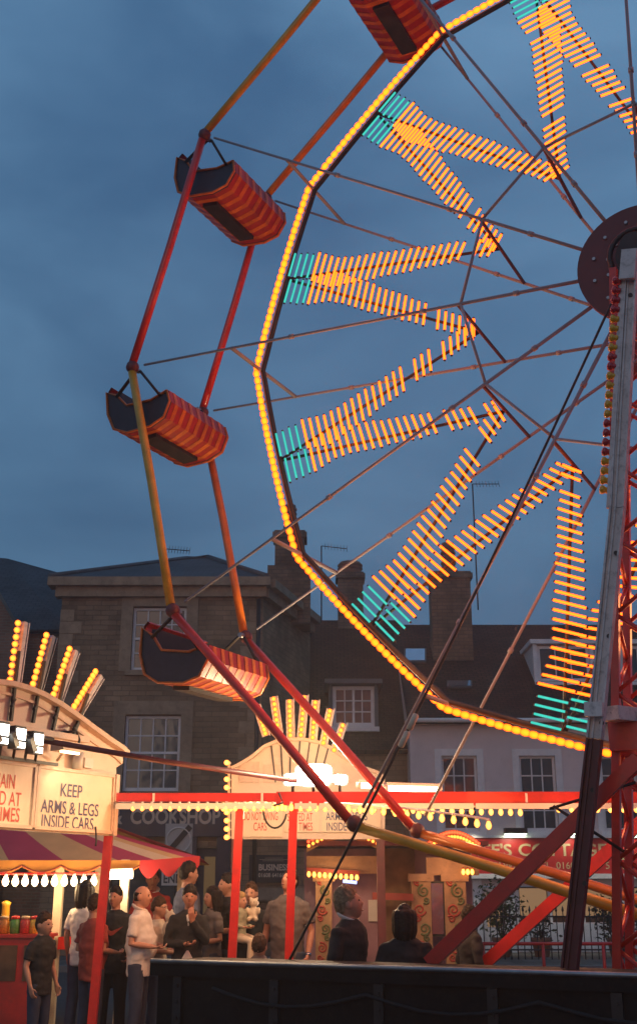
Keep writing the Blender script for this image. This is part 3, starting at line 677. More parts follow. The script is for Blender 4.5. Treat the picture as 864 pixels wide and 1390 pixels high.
for a in CORN:
    for s in (-1, 1):
        for i in range(4):
            r_ = RT + .045 + .08 * i; c = wp(r_, a + 15, -.02); tg = NV.cross((c - HUB).normalized()); teal.append((c + tg * s * (.15 + .01 * (i % 2)) + (c - HUB).normalized() * .02 * s, ZV.rotation_difference(tg)))
allv = [(p, q, k) for k in range(5) for p, q in amb[k]] + [(p, q, 5) for p, q in teal]
allv.sort(key=lambda t: (not inframe(t[0]), camdepth(t[0]) - (.6 if t[2] == 5 else 0)))
meshes = tl + [tt]
for p, q, k in allv[:100]:
    o = inst('bulb_streak', meshes[k], bw, p, q)
    if k == 5: o['label'] = 'short teal bulb streak standing for a moving bulb, at the tip of a zigzag'
mb = MB()
for p, q, k in allv[100:]:
    me = meshes[k]; b = len(mb.v); mb.v += [q @ v.co + p for v in me.vertices]
    for f in me.polygons: mb.f.append([b + i for i in f.vertices]); mb.m.append((1 if f.material_index else (2 if k == 5 else 0))); mb.sm.append(True)
mb.build('bulb_streak', ['e_amber', 'darksteel', 'e_teal'], bw, kind='stuff')

# gondolas
GW = (O2 - O1) / 2
def make_gondola(label):
    t = thing('gondola', label, 'gondola', (0, 0, 0), 'gondolas hanging between the two rims')
    w = GW - .16
    prof = [(-.46, -.42), (-.50, -.62), (-.40, -.84), (-.18, -.93), (.20, -.93), (.42, -.82), (.52, -.56), (.55, -.16), (.50, -.10)]
    th = .035
    mb = MB(); n = len(prof); vs = []
    for x in (-w, w):
        for y, z in prof: vs.append((x, y, z))
    for x in (-w + .002, w - .002):
        for i, (y, z) in enumerate(prof):
            c = V((0, -.5)); v2 = V((y, z)) - c; v2 = v2 - v2.normalized() * th; vs.append((x, v2.x + c.x, v2.y + c.y))
    fs = [(i, i + 1, n + i + 1, n + i) for i in range(n - 1)] + [(2 * n + i, 3 * n + i, 3 * n + i + 1, 2 * n + i + 1) for i in range(n - 1)]
    fs += [(0, n, 3 * n, 2 * n), (n - 1, 3 * n - 1, 4 * n - 1, 2 * n - 1)]
    mb.add(vs, fs); mb.build('tub', 'gondred', t)
    for i in range(7):                       # orange stripes proud of the shell
        x = -w + .1 + (2 * w - .2) * i / 6; mb = MB()
        for (y0, z0), (y1, z1) in zip(prof[:-1], prof[1:]):
            c = V((0, 0, -.5)); a, b = V((x, y0, z0)), V((x, y1, z1)); o1 = V((0, a.y, a.z + .5)).normalized() * .006; o2 = V((0, b.y, b.z + .5)).normalized() * .006
            hw = .032; e = V((hw, 0, 0)); mb.add([a + o1 - e, a + o1 + e, b + o2 + e, b + o2 - e], [(0, 1, 2, 3)])
        mb.build('stripe', 'gondor', t)
    for s in (-1, 1):
        x = s * (w + .003); mb = MB()
        side = [(-.46, -.44), (-.50, -.62), (-.40, -.84), (-.18, -.93), (.20, -.93), (.42, -.82), (.52, -.56), (.54, -.2), (.36, -.3), (.2, -.5), (-.2, -.52)]
        mb.prism([(x, y, z) for y, z in side], (s * .03, 0, 0)); sp = mb.build('end_panel', 'navy' if s < 0 else 'maroon', t)
        mb = MB(); mb.tube([(x + s * .04, y, z) for y, z in side + side[:1]], .018, 6); mb.build('trim', 'gondor', sp)
        mb = MB(); mb.tube([(x + s * .06, .36, -.34), (x + s * .06, .05, -.03), (x + s * .06, 0, 0)], .022, 8); mb.tube([(x + s * .06, -.36, -.5), (x + s * .06, -.05, -.03)], .02, 8); mb.build('hanger', 'darksteel', t)
        mb = MB(); mb.tube([(s * (w + .03), 0, 0), (s * GW, 0, 0)], .035, 10); mb.build('pivot', 'steel', t)
    mb = MB(); mb.box((-w + .04, -.02, -.66), (w - .04, .42, -.58)); mb.box((-w + .04, .36, -.57), (w - .04, .46, -.2)); mb.build('seat', 'navy', t)
    mb = MB(); mb.tube([(-w, -.3, -.42), (w, -.3, -.42)], .022, 8); mb.build('lap_bar', 'chrome', t)
    mb = MB(); mb.box((-w * .75, -.12, -.99), (w * .75, .12, -.935)); mb.build('floor_bearer', 'darksteel', t)
    return t
g0_ = make_gondola('red striped gondola cut off by the top edge of the picture, the highest in view')
glab = {148.3: 'red and orange gondola second from the top, against open sky', 178.3: 'red and orange gondola at the widest point of the wheel, third from the top',
        208.3: 'red gondola hanging lowest, in front of the stone house upper window'}
for i, a in enumerate((118.3, 148.3, 178.3, 208.3)):
    c = HUB + NV * ((O1 + O2) / 2) + TV * (RO * math.cos(R(a))) + ZV * (RO * math.sin(R(a)))
    if i == 0: g = g0_
    else:
        g = g0_.copy(); col.objects.link(g); g['label'] = glab[a]
        for ch in list(g0_.children):
            cc = ch.copy(); col.objects.link(cc); cc.parent = g
            for d in list(ch.children): dd = d.copy(); col.objects.link(dd); dd.parent = cc
    g.scale = (1, .8, .76); g.location = c; g.rotation_euler = (R((0, 7, -4, 5)[i]), 0, math.pi / 2 - PSI)

# ------------------------------------------------------------------ what carries the wheel
def wl(t, off, z): return HUB * 1 + TV * t + NV * off + ZV * (z - HUB.z)
ch = thing('wheel_chassis', 'dark steel trailer chassis under the wheel legs along the bottom edge', 'trailer chassis', wl(-1, -2.1, 0))
def pbox(mb, t0, t1, o0, o1, z0, z1, mi=0):
    c = [wl(t, o, z) for z in (z0, z1) for t, o in ((t0, o0), (t1, o0), (t1, o1), (t0, o1))]
    mb.add(c, [(0, 3, 2, 1), (4, 5, 6, 7), (0, 1, 5, 4), (1, 2, 6, 5), (2, 3, 7, 6), (3, 0, 4, 7)], mi)
mb = MB(); pbox(mb, -3.75, 3, -2.5, -1.72, 1.0, 1.09); mb.build('deck', 'chassis', ch)
mb = MB(); pbox(mb, -3.7, 3, -2.46, -2.34, .66, .998); pbox(mb, -3.7, 3, -1.9, -1.78, .66, .998); mb.build('side_beam', 'chassis', ch)
for k in range(9):
    tt_ = -3.55 + .8 * k; mb = MB(); pbox(mb, tt_, tt_ + .07, -2.49, -2.462, .67, .996); 
    for zz in (.72, .83, .94): mb.disc(wl(tt_ + .035, -2.49, zz), -NV, .014, .012, 8)
    mb.build('rib', 'darksteel', ch)
mb = MB(); mb.tube([wl(-3.2 + .2 * i, -2.51 - .01 * (i % 3), .93 - .10 * abs(math.sin(i * .52))) for i in range(28)], .014, 6); mb.build('power_cable', 'c_black', ch)
mb = MB(); mb.tube([wl(-3.74, -2.5, 1.1), wl(3, -2.5, 1.1)], .018, 6); mb.build('edge_strip', 'steel', ch)
for tt_ in (-3.3, -.9, 1.6):
    for oo in (-2.4, -1.84):
        mb = MB(); mb.tube([wl(tt_, oo, .05), wl(tt_, oo, .658)], .05, 10); pbox(mb, tt_ - .15, tt_ + .15, oo - .15, oo + .15, 0, .05); mb.build('jack', 'darksteel', ch)
for tt_ in (-2.0, -1.1):
    for oo in (-2.32, -1.92):
        mb = MB(); mb.lathe(wl(tt_, oo - .11, .42), NV, [(0, .2), (0, .38), (.03, .42), (.19, .42), (.22, .38), (.22, .2)], 24); wh_ = mb.build('wheel', 'black', ch)
        mb = MB(); mb.lathe(wl(tt_, oo - .118, .42), NV, [(0, .001), (.02, .05), (.03, .2), (.236, .2), (.24, .001)], 16); mb.build('rim', 'steel', wh_)

ws = thing('wheel_support', 'red lattice tower with a white and maroon leg carrying the wheel hub', 'support tower', wl(.25, -1.3, 0))
LO = -1.95
ptop, pkn, pmid, pbot = W(857, 350, LO + .15), W(838, 690, LO + .05), W(807, 1003, LO), W(773, 1316, LO)
dleg = (pbot - ptop).normalized(); sidev = (TV - dleg * TV.dot(dleg)).normalized(); fv = sidev.cross(dleg); fv = fv if fv.dot(NV) < 0 else -fv
for nm, p, q, mat in (('upper_leg', ptop, pkn, 'legwhite'), ('middle_leg', pkn + dleg * .004, pmid, 'legwhite'), ('lower_leg', pmid + dleg * .004, pbot, 'maroon')):
    mb = MB(); mb.beam(p, q, .075, .05, sidev)
    mb.beam(p + sidev * .046 + fv * .012, q + sidev * .046 + fv * .012, .014, .085, sidev); mb.beam(p - sidev * .046 + fv * .012, q - sidev * .046 + fv * .012, .014, .085, sidev)
    mb.beam(p - sidev * .012 + fv * .034, q - sidev * .012 + fv * .034, .012, .016, sidev)
    lg = mb.build(nm, mat, ws)
    mb = MB(); L_ = (q - p).length; k = .35
    while k < L_: c = p + dleg * k + fv * .03 + sidev * .022; mb.disc(c, fv, .017, .012, 8); k += .62
    mb.build('bolt', 'darksteel', lg)
mb = MB(); mb.beam(ptop + fv * .10 - dleg * .02, ptop + fv * .10 + dleg * .24, .12, .03, sidev); mb.build('cap_plate', 'legwhite', ws)
mb = MB(); hc = HUB + NV * (O1 - .21); mb.disc(hc - NV * .1, NV, .19, .16, 28); mb.disc(hc - NV * .17, NV, .12, .07, 20); mb.beam(hc - NV * .05 - ZV * .22, hc - NV * .05 - ZV * .1, .42, .12, TV)
brg = mb.build('bearing', 'darksteel', ws)
mb = MB(); mb.tube([hc - NV * .1 + TV * (.24 * math.cos(R(q))) + ZV * (.24 * math.sin(R(q))) for q in range(40, 200, 12)] + [hc - NV * .1 - TV * .23 - ZV * .5], .025, 6); mb.build('cover_strip', 'black', brg)
mb = MB(); a, b = W(826, 968, -1.72), W(872, 973, -1.3); mb.beam(a, b, .1, .15, ZV); mb.beam(W(798, 966, LO) + fv * .1, W(822, 966, LO) + fv * .1, .1, .05, ZV); br2 = mb.build('bracket', 'legwhite', ws)
mb = MB()
for f in (.2, .5, .8): c = a.lerp(b, f); mb.disc(c - NV * .06, -NV, .02, .03, 8)
mb.build('bolt', 'darksteel', br2)
# lattice tower
ttop, tbot = W(872, 430, -1.2), W(884, 1316, -1.2); hw = .2
def tl_(ds, do, z):
    k = (z - tbot.z) / (ttop.z - tbot.z); c = tbot.lerp(ttop, k); return c + TV * ds + NV * do
t0 = ((tbot + ttop) / 2 - HUB).dot(TV)
mb = MB(); cs = []
for st in (-1, 1):
    for so in (-1, 1):
        a, b = tl_(st * hw, so * hw, .1), tl_(st * hw, so * hw, HUB.z - .35); mb.beam(a, b, .06, .06, TV); cs.append((st, so))
tw = mb.build('tower_chord', 'red', ws)
mb = MB(); z = .3; k = 0
while z < HUB.z - .6:
    s = 1 if k % 2 else -1
    for o in (-1, 1):
        mb.tube([tl_(-s * hw, o * hw, z), tl_(s * hw, o * hw, z + .3)], .018, 6)
        mb.tube([tl_(o * hw, -s * hw, z), tl_(o * hw, s * hw, z + .3)], .018, 6)
    z += .3; k += 1
mb.build('lacing', 'red', ws)
mb = MB(); pbox(mb, t0 - .3, t0 + .3, -1.52, -.9, U(850, 1000, 9.0).z - .12, U(850, 1000, 9.0).z + .12); mb.build('collar', 'red', ws)
for (px0, py0, px1, py1, off, wdt) in ((582, 1308, 866, 1030, -1.62, .105), (655, 1310, 880, 1106, 1.45, .115)):
    a, b = W(px0, py0, off), W(px1, py1, off); mb = MB(); mb.beam(a, b, .06, wdt, NV); mb.build('brace', 'red', ws)
mb = MB(); a, b = W(722, 1060, -1.5), W(866, 1152, -1.4); mb.tube([W(750, 1094, -1.62), W(846, 1156, -1.5)], .012, 6); mb.tube([W(745, 1098, -1.6), W(862, 1062, -1.5)], .012, 6); mb.build('tie_rod', 'darksteel', ws)
# coloured lamp caps down the left of the leg
mb = MB(); ca_, cb_ = W(847, 350, LO + .1), W(827, 690, LO + .04); mb.beam(ca_, cb_, .05, .03, sidev); ls = mb.build('lamp_strip', 'legwhite', ws)
def cap(mat):
    mb = MB(); mb.lathe((0, 0, 0), (0, 0, -1), [(0, .024), (.01, .028), (.022, .022), (.034, .03), (.05, .036), (.064, .03), (.072, .001)], 12); return mb.mesh('lamp_cap', [mat])
cr, cy_ = cap('capred'), cap('capyel'); pat = 'RRRRYYYYRRYYYYYRRRRYYYY'
for i, c in enumerate(pat):
    py = 382 + 12.9 * i; px = 847 - (py - 350) * 20 / 340; p = W(px, py, LO + .08) - sidev * .018
    inst('lamp_cap', cr if c == 'R' else cy_, ls, p, qz((-sidev + fv * .4).normalized()), label='red lamp cap' if c == 'R' else 'yellow lamp cap')
# guy cable
t = thing('guy_cable', 'thin steel guy cable running down from the hub to the chassis', 'cable', W(372, 1318, -1.75))
pa, pb = W(838, 392, -1.45), W(385, 1318, -1.75); mb = MB(); pts = [pa.lerp(pb, i / 24) - ZV * (.10 * math.sin(math.pi * i / 24)) for i in range(25)]; mb.tube(pts, .011, 6); mb.build('rope', 'darksteel', t)
for f in (.635, .66): p = pa.lerp(pb, f) - ZV * .1; d = (pb - pa).normalized(); mb = MB(); mb.tube([p - d * .07, p - d * .06, p + d * .06, p + d * .07], [.012, .026, .026, .012], 8); mb.build('turnbuckle', 'brass' if 'brass' in M else 'postcream', t)

# ------------------------------------------------------------------ red frame with festoon bulbs
DF = 13.
cf = thing('festoon_frame', 'red steel frame on three slim posts with rows of yellow bulbs under its beam', 'frame', (U(398, 1300, DF).x, DF, 0))
za, zb = U(400, 1093, DF).z, U(400, 1077, DF).z
xa, xb = U(158, 1085, DF).x, U(375, 1085, DF).x; xc = U(900, 1085, DF).x
mb = MB(); mb.box((xa, DF - .06, zb - .09), (xb - .002, DF + .06, zb)); mb.box((xb, DF - .075, za), (xc, DF + .075, zb + .012)); bmn = mb.build('beam', 'red', cf)
for a, b in ((160, 371), (400, 430), (433, 640), (643, 900)):
    mb = MB(); mb.box((U(a, 1090, DF).x, DF - .13, za - .045), (U(b, 1090, DF).x, DF - .078, za + .012)); mb.build('lamp_batten', 'white', cf)
for (x0, y0, x1, y1) in ((151, 1096, 133, 1300), (326, 1092, 315, 1300), (398.5, 1090, 392, 1300)):
    a, b = U(x0, y0, DF), U(x1, y1, DF); k = a.z / (a.z - b.z); foot_ = a + (b - a) * k; foot_.z = .012
    mb = MB(); mb.beam(a, foot_, .085, .085, (1, 0, 0)); ps = mb.build('post', 'red', cf)
    mb = MB(); mb.box((foot_.x - .14, foot_.y - .14, 0), (foot_.x + .14, foot_.y + .14, .011)); mb.build('foot_plate', 'darksteel', ps)
for px in (210, 356, 712):
    mb = MB(); x = U(px, 1080, DF).x; mb.box((x - .012, DF - .082, zb - .1), (x + .012, DF - .0765, zb - .003)); mb.build('clip', 'white', cf)
fb = bulb_mesh('bulb', 'e_fest', .029)
def row(pts): 
    for p in pts: inst('bulb', fb, cf, p)
row([U(181 + 12.6 * i, 1088, DF - .105) for i in range(20)])
row([U(303 + 10.5 * i, 1089, DF + .6) for i in range(13)])
row([U(441 + 13.2 * i, 1089 + .3 * i, DF + .25) for i in range(21)])
row([U(757 + 17.5 * i, 1090, DF - .105) for i in range(7)])
row([U(441 + 15.8 * i, 1089 + 22 * (i / 14) ** 1.6, DF - .105 - 1.6 * i / 14) for i in range(15)])
mb = MB(); mb.tube([U(441 + 15.8 * i, 1090 + 22 * (i / 14) ** 1.6, DF - .105 - 1.6 * i / 14) for i in range(15)], .012, 6); mb.tube([U(441 + 13.2 * i, 1090 + .3 * i, DF + .25) for i in range(21)], .012, 6); mb.tube([U(303 + 10.5 * i, 1090, DF + .6) for i in range(13)], .012, 6); mb.build('festoon_cord', 'white', cf)
for a, b, py in ((487, 520, 1066), (524, 596, 1070)):
    mb = MB(); p, q = U(a, py, DF - .02), U(b, py + 2, DF - .02); mb.tube([p, q], .028, 8, 0); ft = mb.build('fluorescent_tube', 'e_tube', cf)
    mb = MB(); mb.beam(p + ZV * .045, q + ZV * .045, .06, .03, (0, 1, 0)); mb.tube([p - V((.03, 0, 0)), p + V((.02, 0, 0))], .034, 8); mb.tube([q - V((.02, 0, 0)), q + V((.03, 0, 0))], .034, 8); mb.tube([q + ZV * .05, q - ZV * .2], .01, 6); mb.build('holder', 'white', ft)
# hanging cable loop
mb = MB(); pts = [U(375 + 16 * math.cos(q) - 2, 1098 + 26 * abs(math.sin(q)), DF - .12) for q in [math.pi * i / 12 for i in range(13)]]; mb.tube([U(378, 1076, DF - .1), U(384, 1090, DF - .12)] + pts[::-1][:12], .01, 6); mb.build('cable_loop', 'black', cf)
# floodlight cluster above the frame
t = thing('floodlight_cluster', 'dazzling cluster of floodlights above the red beam where the wheel rim passes', 'floodlight', U(430, 1078, DF))
for px, py, w_, h_, yaw, tilt in ((425, 1052, .40, .24, -.15, -.22), (397, 1058, .2, .13, .5, -.1), (461, 1058, .17, .11, -.6, -.15)):
    c = U(px, py, DF - .05); fd = V((-math.sin(yaw), -math.cos(yaw), tilt)).normalized(); sx_ = fd.cross(ZV).normalized(); uy = sx_.cross(fd)
    rr_ = lambda w, h, o: [c + fd * o + sx_ * (math.copysign(abs(math.cos(q)) ** .45, math.cos(q)) * w / 2) + uy * (math.copysign(abs(math.sin(q)) ** .45, math.sin(q)) * h / 2) for q in [2 * math.pi * (i + .5) / 24 for i in range(24)]]
    A0, A1, A2 = rr_(w_ * .6, h_ * .6, -.12), rr_(w_, h_, 0), rr_(w_ * 1.03, h_ * 1.03, .03)
    mb = MB(); mb.add(A0 + A1 + A2, [list(range(24))[::-1]] + [(24 * k + i, 24 * k + (i + 1) % 24, 24 * k + 24 + (i + 1) % 24, 24 * k + 24 + i) for k in (0, 1) for i in range(24)], 0); hd = mb.build('housing', 'darksteel', t)
    B0, B1 = rr_(w_ * .95, h_ * .94, .008), rr_(w_ * .8, h_ * .7, .02)
    mb = MB(); mb.add(B0 + B1, [(i, (i + 1) % 24, 24 + (i + 1) % 24, 24 + i) for i in range(24)] + [list(range(24, 48))], 0, True); mb.build('lamp_face', 'e_flood', hd)
    mb = MB(); mb.tube([c - fd * .07, V((c.x, DF, c.z - h_ * .62)), V((c.x, DF, zb + .01))], .016, 6); mb.build('bracket', 'iron', hd)
# dark red pole between the two fronts
mb = MB(); mb.tube([U(52, 1004, 11.6), U(226, 1034, 12.2), U(402, 1060, 12.9)], .028, 10); mb.build('pole', 'maroon', label='long maroon pole slanting from the left ride front to the floodlights', category='pole')
# ------------------------------------------------------------------ ride front at the left edge
A_ = U(45, 1120, 11.9); B_ = U(152, 1132, 13.0); ex = V((B_.x - A_.x, B_.y - A_.y, 0)).normalized(); en = V((ex.y, -ex.x, 0))
def L(px, py, off=0.): return UP(px, py, A_ + en * off, en)
rf = thing('ride_front', 'cream arched ride front with safety notices and floodlights, cut by the left edge', 'ride front', (A_.x, A_.y, 0))
outl = [(-120, 1105), (-120, 936), (-60, 928), (-20, 925), (8, 928), (30, 934), (52, 943), (75, 956), (97, 971), (120, 988), (142, 1004), (160, 1016), (167, 1023), (167, 1036), (158, 1042), (156, 1134)]
zb_ = L(155, 1135).z; pts = [L(*q) for q in outl]; pts[0].z = zb_; pts[-1].z = zb_
mb = MB(); mb.prism(pts, -en * .08); mb.build('panel', 'cream', rf)
mb = MB(); arch = [p + en * .03 for p in pts[1:13]]
for a, b in zip(arch[:-1], arch[1:]): mb.beam(a, b, .12, .05, en)
inn_ = [L(x - 3, y + 13) + en * .012 for x, y in outl[1:13]]
for a, b in zip(inn_[:-1], inn_[1:]): mb.beam(a, b, .03, .025, en)
a, b = L(-120, 1000), L(112, 1005); z = L(105, 1004).z; mb.beam(V((a.x, a.y, z)) + en * .05, V((b.x, b.y, z)) + en * .05, .1, .06, en)
mb.build('arch_trim', 'creamtrim', rf)
zs0, zs1 = L(100, 1127).z, L(100, 1047).z
def inplane(px, z, off=0.):
    p = L(px, 1085, off); return V((p.x, p.y, z))
for a, b in ((46, 150), (-110, 42)):
    mb = MB(); p, q = inplane(a, zs0), inplane(b, zs0)
    mb.prism([p, q, q + ZV * (zs1 - zs0), p + ZV * (zs1 - zs0)], en * .03); sb = mb.build('notice_board', 'signcream', rf)
    mb = MB()
    for s, e in ((p, q), (p + ZV * (zs1 - zs0), q + ZV * (zs1 - zs0)), (p, p + ZV * (zs1 - zs0)), (q, q + ZV * (zs1 - zs0))): mb.beam(s + en * .02, e + en * .02, .055, .035, en)
    mb.build('board_frame', 'creamtrim', sb)
    mb = MB()
    if a > 0: rows_ = (('KEEP', 83, 112, 1072), ('ARMS & LEGS', 56, 134, 1093), ('INSIDE CARS', 57, 127, 1113)); hh = .125
    else: rows_ = (('REMAIN', -22, 21, 1057), ('SEATED AT', -38, 29, 1079), ('ALL TIMES', -36, 27, 1101)); hh = .13
    for tx, l, r_, y in rows_:
        pl_, pr_ = L(l, y, .034), L(r_, y + (r_ - l) * .1, .034); c = (pl_ + pr_) / 2; w = (pr_ - pl_).xy.length
        put_text(mb, tx, c, ex, ZV, w, hh, bold=.008)
    mb.build('lettering', 'letblue' if a > 0 else 'letred', sb)
rb_ = bulb_mesh('bulb', 'e_ray', .032, 'creamtrim')
for i, (bx, by, tx, ty) in enumerate(((19, 931, 31, 845), (49, 938, 69, 864), (76, 953, 100, 884), (102, 971, 134, 918))):
    p, q = L(bx, by, -.04), L(tx, ty, -.04); d = (q - p).normalized(); sd = en.cross(d)
    sd = sd if sd.dot(ex) < 0 else -sd
    mb = MB(); mb.beam(p, q, .10, .05, en); mb.beam(p - sd * .045, q - sd * .045, .11, .01, en); bar_ = mb.build('light_bar', 'legwhite' if i != 1 else 'steel', rf)
    for k in range(9): inst('bulb', rb_, bar_, p.lerp(q, (k + .5) / 9) + sd * .035, qz((sd + en * .5).normalized()))
    mb = MB(); lo = L(bx - 4, by + 48 - i * 5, .03); mb.beam(lo, L(bx + (tx - bx) * .55, by + (ty - by) * .55, .03), .03, .03, en); mb.tube([lo.lerp(p, .6) + en * .03, lo.lerp(p, .35) - ex * .12 + en * .1], .016, 6); mb.build('stay', 'iron', bar_)
z = L(60, 1009).z; a, b = L(-110, 1000, .3), L(72, 1010, .3); mb = MB(); mb.tube([V((a.x, a.y, z)), V((b.x, b.y, z))], .018, 6)
z2 = L(70, 1037, .12).z; a2, b2 = L(-110, 1030, .12), L(78, 1037, .12); mb.beam(V((a2.x, a2.y, z2)), V((b2.x, b2.y, z2)), .03, .03)
for px in (-20, 3, 22, 38, 52): p = L(px, 1015, .3); q = L(px - 4, 1032, .12); mb.tube([V((p.x, p.y, z)), V((q.x, q.y, z2))], .014, 6)
mb.build('light_rail', 'iron', rf)
for px, py in ((7, 995), (30, 1001), (54, 1008)):
    c = L(px, py, .36); mb = MB(); mb.beam(c - en * .02, c - en * .1, .145, .21, ex); mb.beam(c - ex * .09 - ZV * .02, c - ex * .14 - ZV * .05, .07, .14); fl = mb.build('floodlight', 'iron', rf)
    mb = MB(); mb.beam(c - en * .016 + ZV * .03, c - en * .004 + ZV * .03, .115, .10, ex); mb.beam(c - en * .016 - ZV * .068, c - en * .004 - ZV * .068, .115, .05, ex); mb.build('lamp_face', 'e_floodw', fl)
c = L(90, 1017, .22); mb = MB(); mb.beam(c - ex * .14 + ZV * .02, c + ex * .14 + ZV * .02, .16, .09, en); mb.tube([c, L(78, 1032, .05)], .015, 6); fl = mb.build('spotlight', 'cream', rf)
mb = MB(); mb.beam(c - ex * .13 - ZV * .035 + en * .05, c + ex * .13 - ZV * .035 + en * .05, .03, .02, en); mb.build('lamp_face', 'e_white', fl)
c = L(106, 1032, .06); mb = MB(); mb.tube([c - ZV * .09, c + ZV * .08], .055, 10); mb.beam(L(118, 1036, .02) - ZV * .05, L(118, 1036, .02) + ZV * .05, .14, .06, ex); mb.build('junction_box', 'signwhite', rf)
mb = MB(); mb.tube([L(83, 994, .06), L(104, 993, .08), L(108, 1004, .1), L(106, 1020, .1), L(104, 1028, .06)], .014, 6); mb.tube([L(130, 1122, .05), L(131, 1142, .05), L(130, 1148, .06)], .01, 6); mb.build('cable', 'iron', rf)
mb = MB(); p, q = L(157, 1070, .03), L(157, 1134, .03); mb.beam(V((p.x, p.y, L(157, 1052).z)), V((p.x, p.y, zb_)), .06, .06, ex); mb.build('end_trim', 'creamtrim', rf)

# ------------------------------------------------------------------ centre ride front
DH = 15.5
def H(px, py, o=0.): return U(px, py, DH - o)
cfr = thing('ride_front', 'cream ride front behind the red posts, crowned by a fan of seven bulb bars', 'ride front', (U(410, 1140, DH).x, DH, 0))
outl = [(314, 1139), (314, 1043), (325, 1038), (343, 1027), (358, 1014), (374, 1007), (392, 1004), (412, 1004), (432, 1008), (450, 1016), (466, 1028), (484, 1040), (510, 1048), (522, 1056), (522, 1139)]
pts = [H(*q) for q in outl]; mb = MB(); mb.prism(pts, (0, .08, 0)); mb.build('panel', 'cream', cfr)
mb = MB()
for a, b in zip(pts[1:13], pts[2:14]): mb.beam(a - V((0, .02, 0)), b - V((0, .02, 0)), .08, .04, (0, 1, 0))
for (x, y) in ((318, 1041),): pass
mb.build('arch_trim', 'creamtrim', cfr)
mb = MB()
for k, px in enumerate((368, 381, 394, 407, 420, 433, 446)):
    a, b = H(px, 1006 + abs(k - 3) * 2.2, .02), H(393 + (px - 407) * .75 + 10, 1062, .02); mb.beam(a, b, .018, .02, (0, 1, 0))
mb.build('rib', 'iron', cfr)
for (x0, x1, y0, y1) in ((325, 352, 1034, 1062), (357, 384, 1038, 1062)):
    mb = MB(); a, b = H(x0, y1), H(x1, y0); mb.box((a.x, DH - .025, a.z), (b.x, DH - .003, b.z)); mb.build('inset_panel', 'creamtrim', cfr)
for (x0, x1, y0, y1, rows_) in ((326, 383, 1099, 1136, (('DO NOT SWING', 330, 377, 1108), ('CARS', 344, 362, 1122))), (386, 433, 1090, 1130, (('REMAIN', 396, 420, 1097), ('SEATED AT', 390, 424, 1109), ('ALL TIMES', 391, 424, 1122))), (437, 516, 1090, 1130, (('KEEP', 455, 480, 1095), ('ARMS & LEGS', 442, 498, 1108), ('INSIDE CARS', 443, 496, 1122)))):
    mb = MB(); a, b = H(x0, y1), H(x1, y0); mb.box((a.x, DH - .03, a.z), (b.x, DH - .003, b.z)); sb = mb.build('notice_board', 'signcream', cfr)
    mb = MB()
    for tx, l, r_, y in rows_: p, q = H(l, y, .034), H(r_, y, .034); put_text(mb, tx, (p + q) / 2, (1, 0, 0), ZV, (q - p).length, .1, bold=.006)
    mb.build('lettering', 'letred' if x0 < 430 else 'letblue', sb)
for i, (bx, by, tx, ty) in enumerate(((361, 999, 348, 957), (379, 1003, 371, 946), (394, 1002, 393, 950), (408, 1002, 413, 944), (424, 1005, 428, 951), (438, 1012, 448, 963), (452, 1022, 466, 982))):
    p, q = H(bx, by, -.02), H(tx, ty, -.02); d = (q - p).normalized(); mb = MB(); mb.beam(p, q, .1, .05, d.cross(V((0, 1, 0)))); mb.beam(p + V((.055, -.05, 0)), q + V((.055, -.05, 0)), .012, .1, V((1, 0, 0)))
    bar_ = mb.build('light_bar', 'steel' if i == 6 else 'legwhite', cfr)
    n = 8 if i < 6 else 6
    for k in range(n): inst('bulb', rb_, bar_, p.lerp(q, (k + .4) / n) - V((0, .03, 0)), qz((0, -1, 0)))
eb = bulb_mesh('bulb', 'e_fest', .036)
mb = MB(); a, b = H(314, 1139, .0), H(314, 1034, .0); mb.beam(a - V((.03, 0, 0)), b - V((.03, 0, 0)), .03, .03); st = mb.build('edge_batten', 'creamtrim', cfr)
for k in range(10): p = H(312, 1036 + 11.2 * k, .03); inst('bulb', eb, st, p, qz(V((-.5, -1, 0)).normalized()))
for px in (320, 516):
    mb = MB(); p = H(px, 1139); mb.box((p.x - .05, DH + .0, 0), (p.x + .05, DH + .1, p.z)); mb.build('post', 'maroon', cfr)
mb = MB(); mb.box((U(320, 1280, DH).x, DH + .12, 0), (U(516, 1280, DH).x, DH + .2, .5)); mb.build('skirt', 'maroon', cfr)

# ------------------------------------------------------------------ ornate little ride between the posts and the wheel leg
DO = 17.
def O(px, py, o=0.): return U(px, py, DO - o)
og = thing('ornate_ride', 'small ornate ride with red bulb arches and scroll painted pillars behind the man in black', 'fairground ride', (U(525, 1290, DO).x, DO, 0))
mb = MB(); a, b = O(412, 1190), O(645, 1150); mb.box((a.x, DO + .6, .1), (b.x, DO + .66, b.z)); mb.build('back_wall', 'purple', og)
mb = MB(); a, b = O(412, 1290), O(652, 1290); mb.box((a.x, DO - .5, 0), (b.x, DO + 1.2, .28)); mb.build('platform', 'wood', og)
mb = MB(); a, b = O(521, 1190), O(566, 1190); mb.box((a.x, DO + .45, .28), (b.x, DO + .59, O(540, 1150).z)); mb.build('board_screen', 'wood', og)
redb, orb_ = bulb_mesh('bulb', 'e_redb', .026, 'orgred'), bulb_mesh('bulb', 'e_orb', .026, 'orgred')
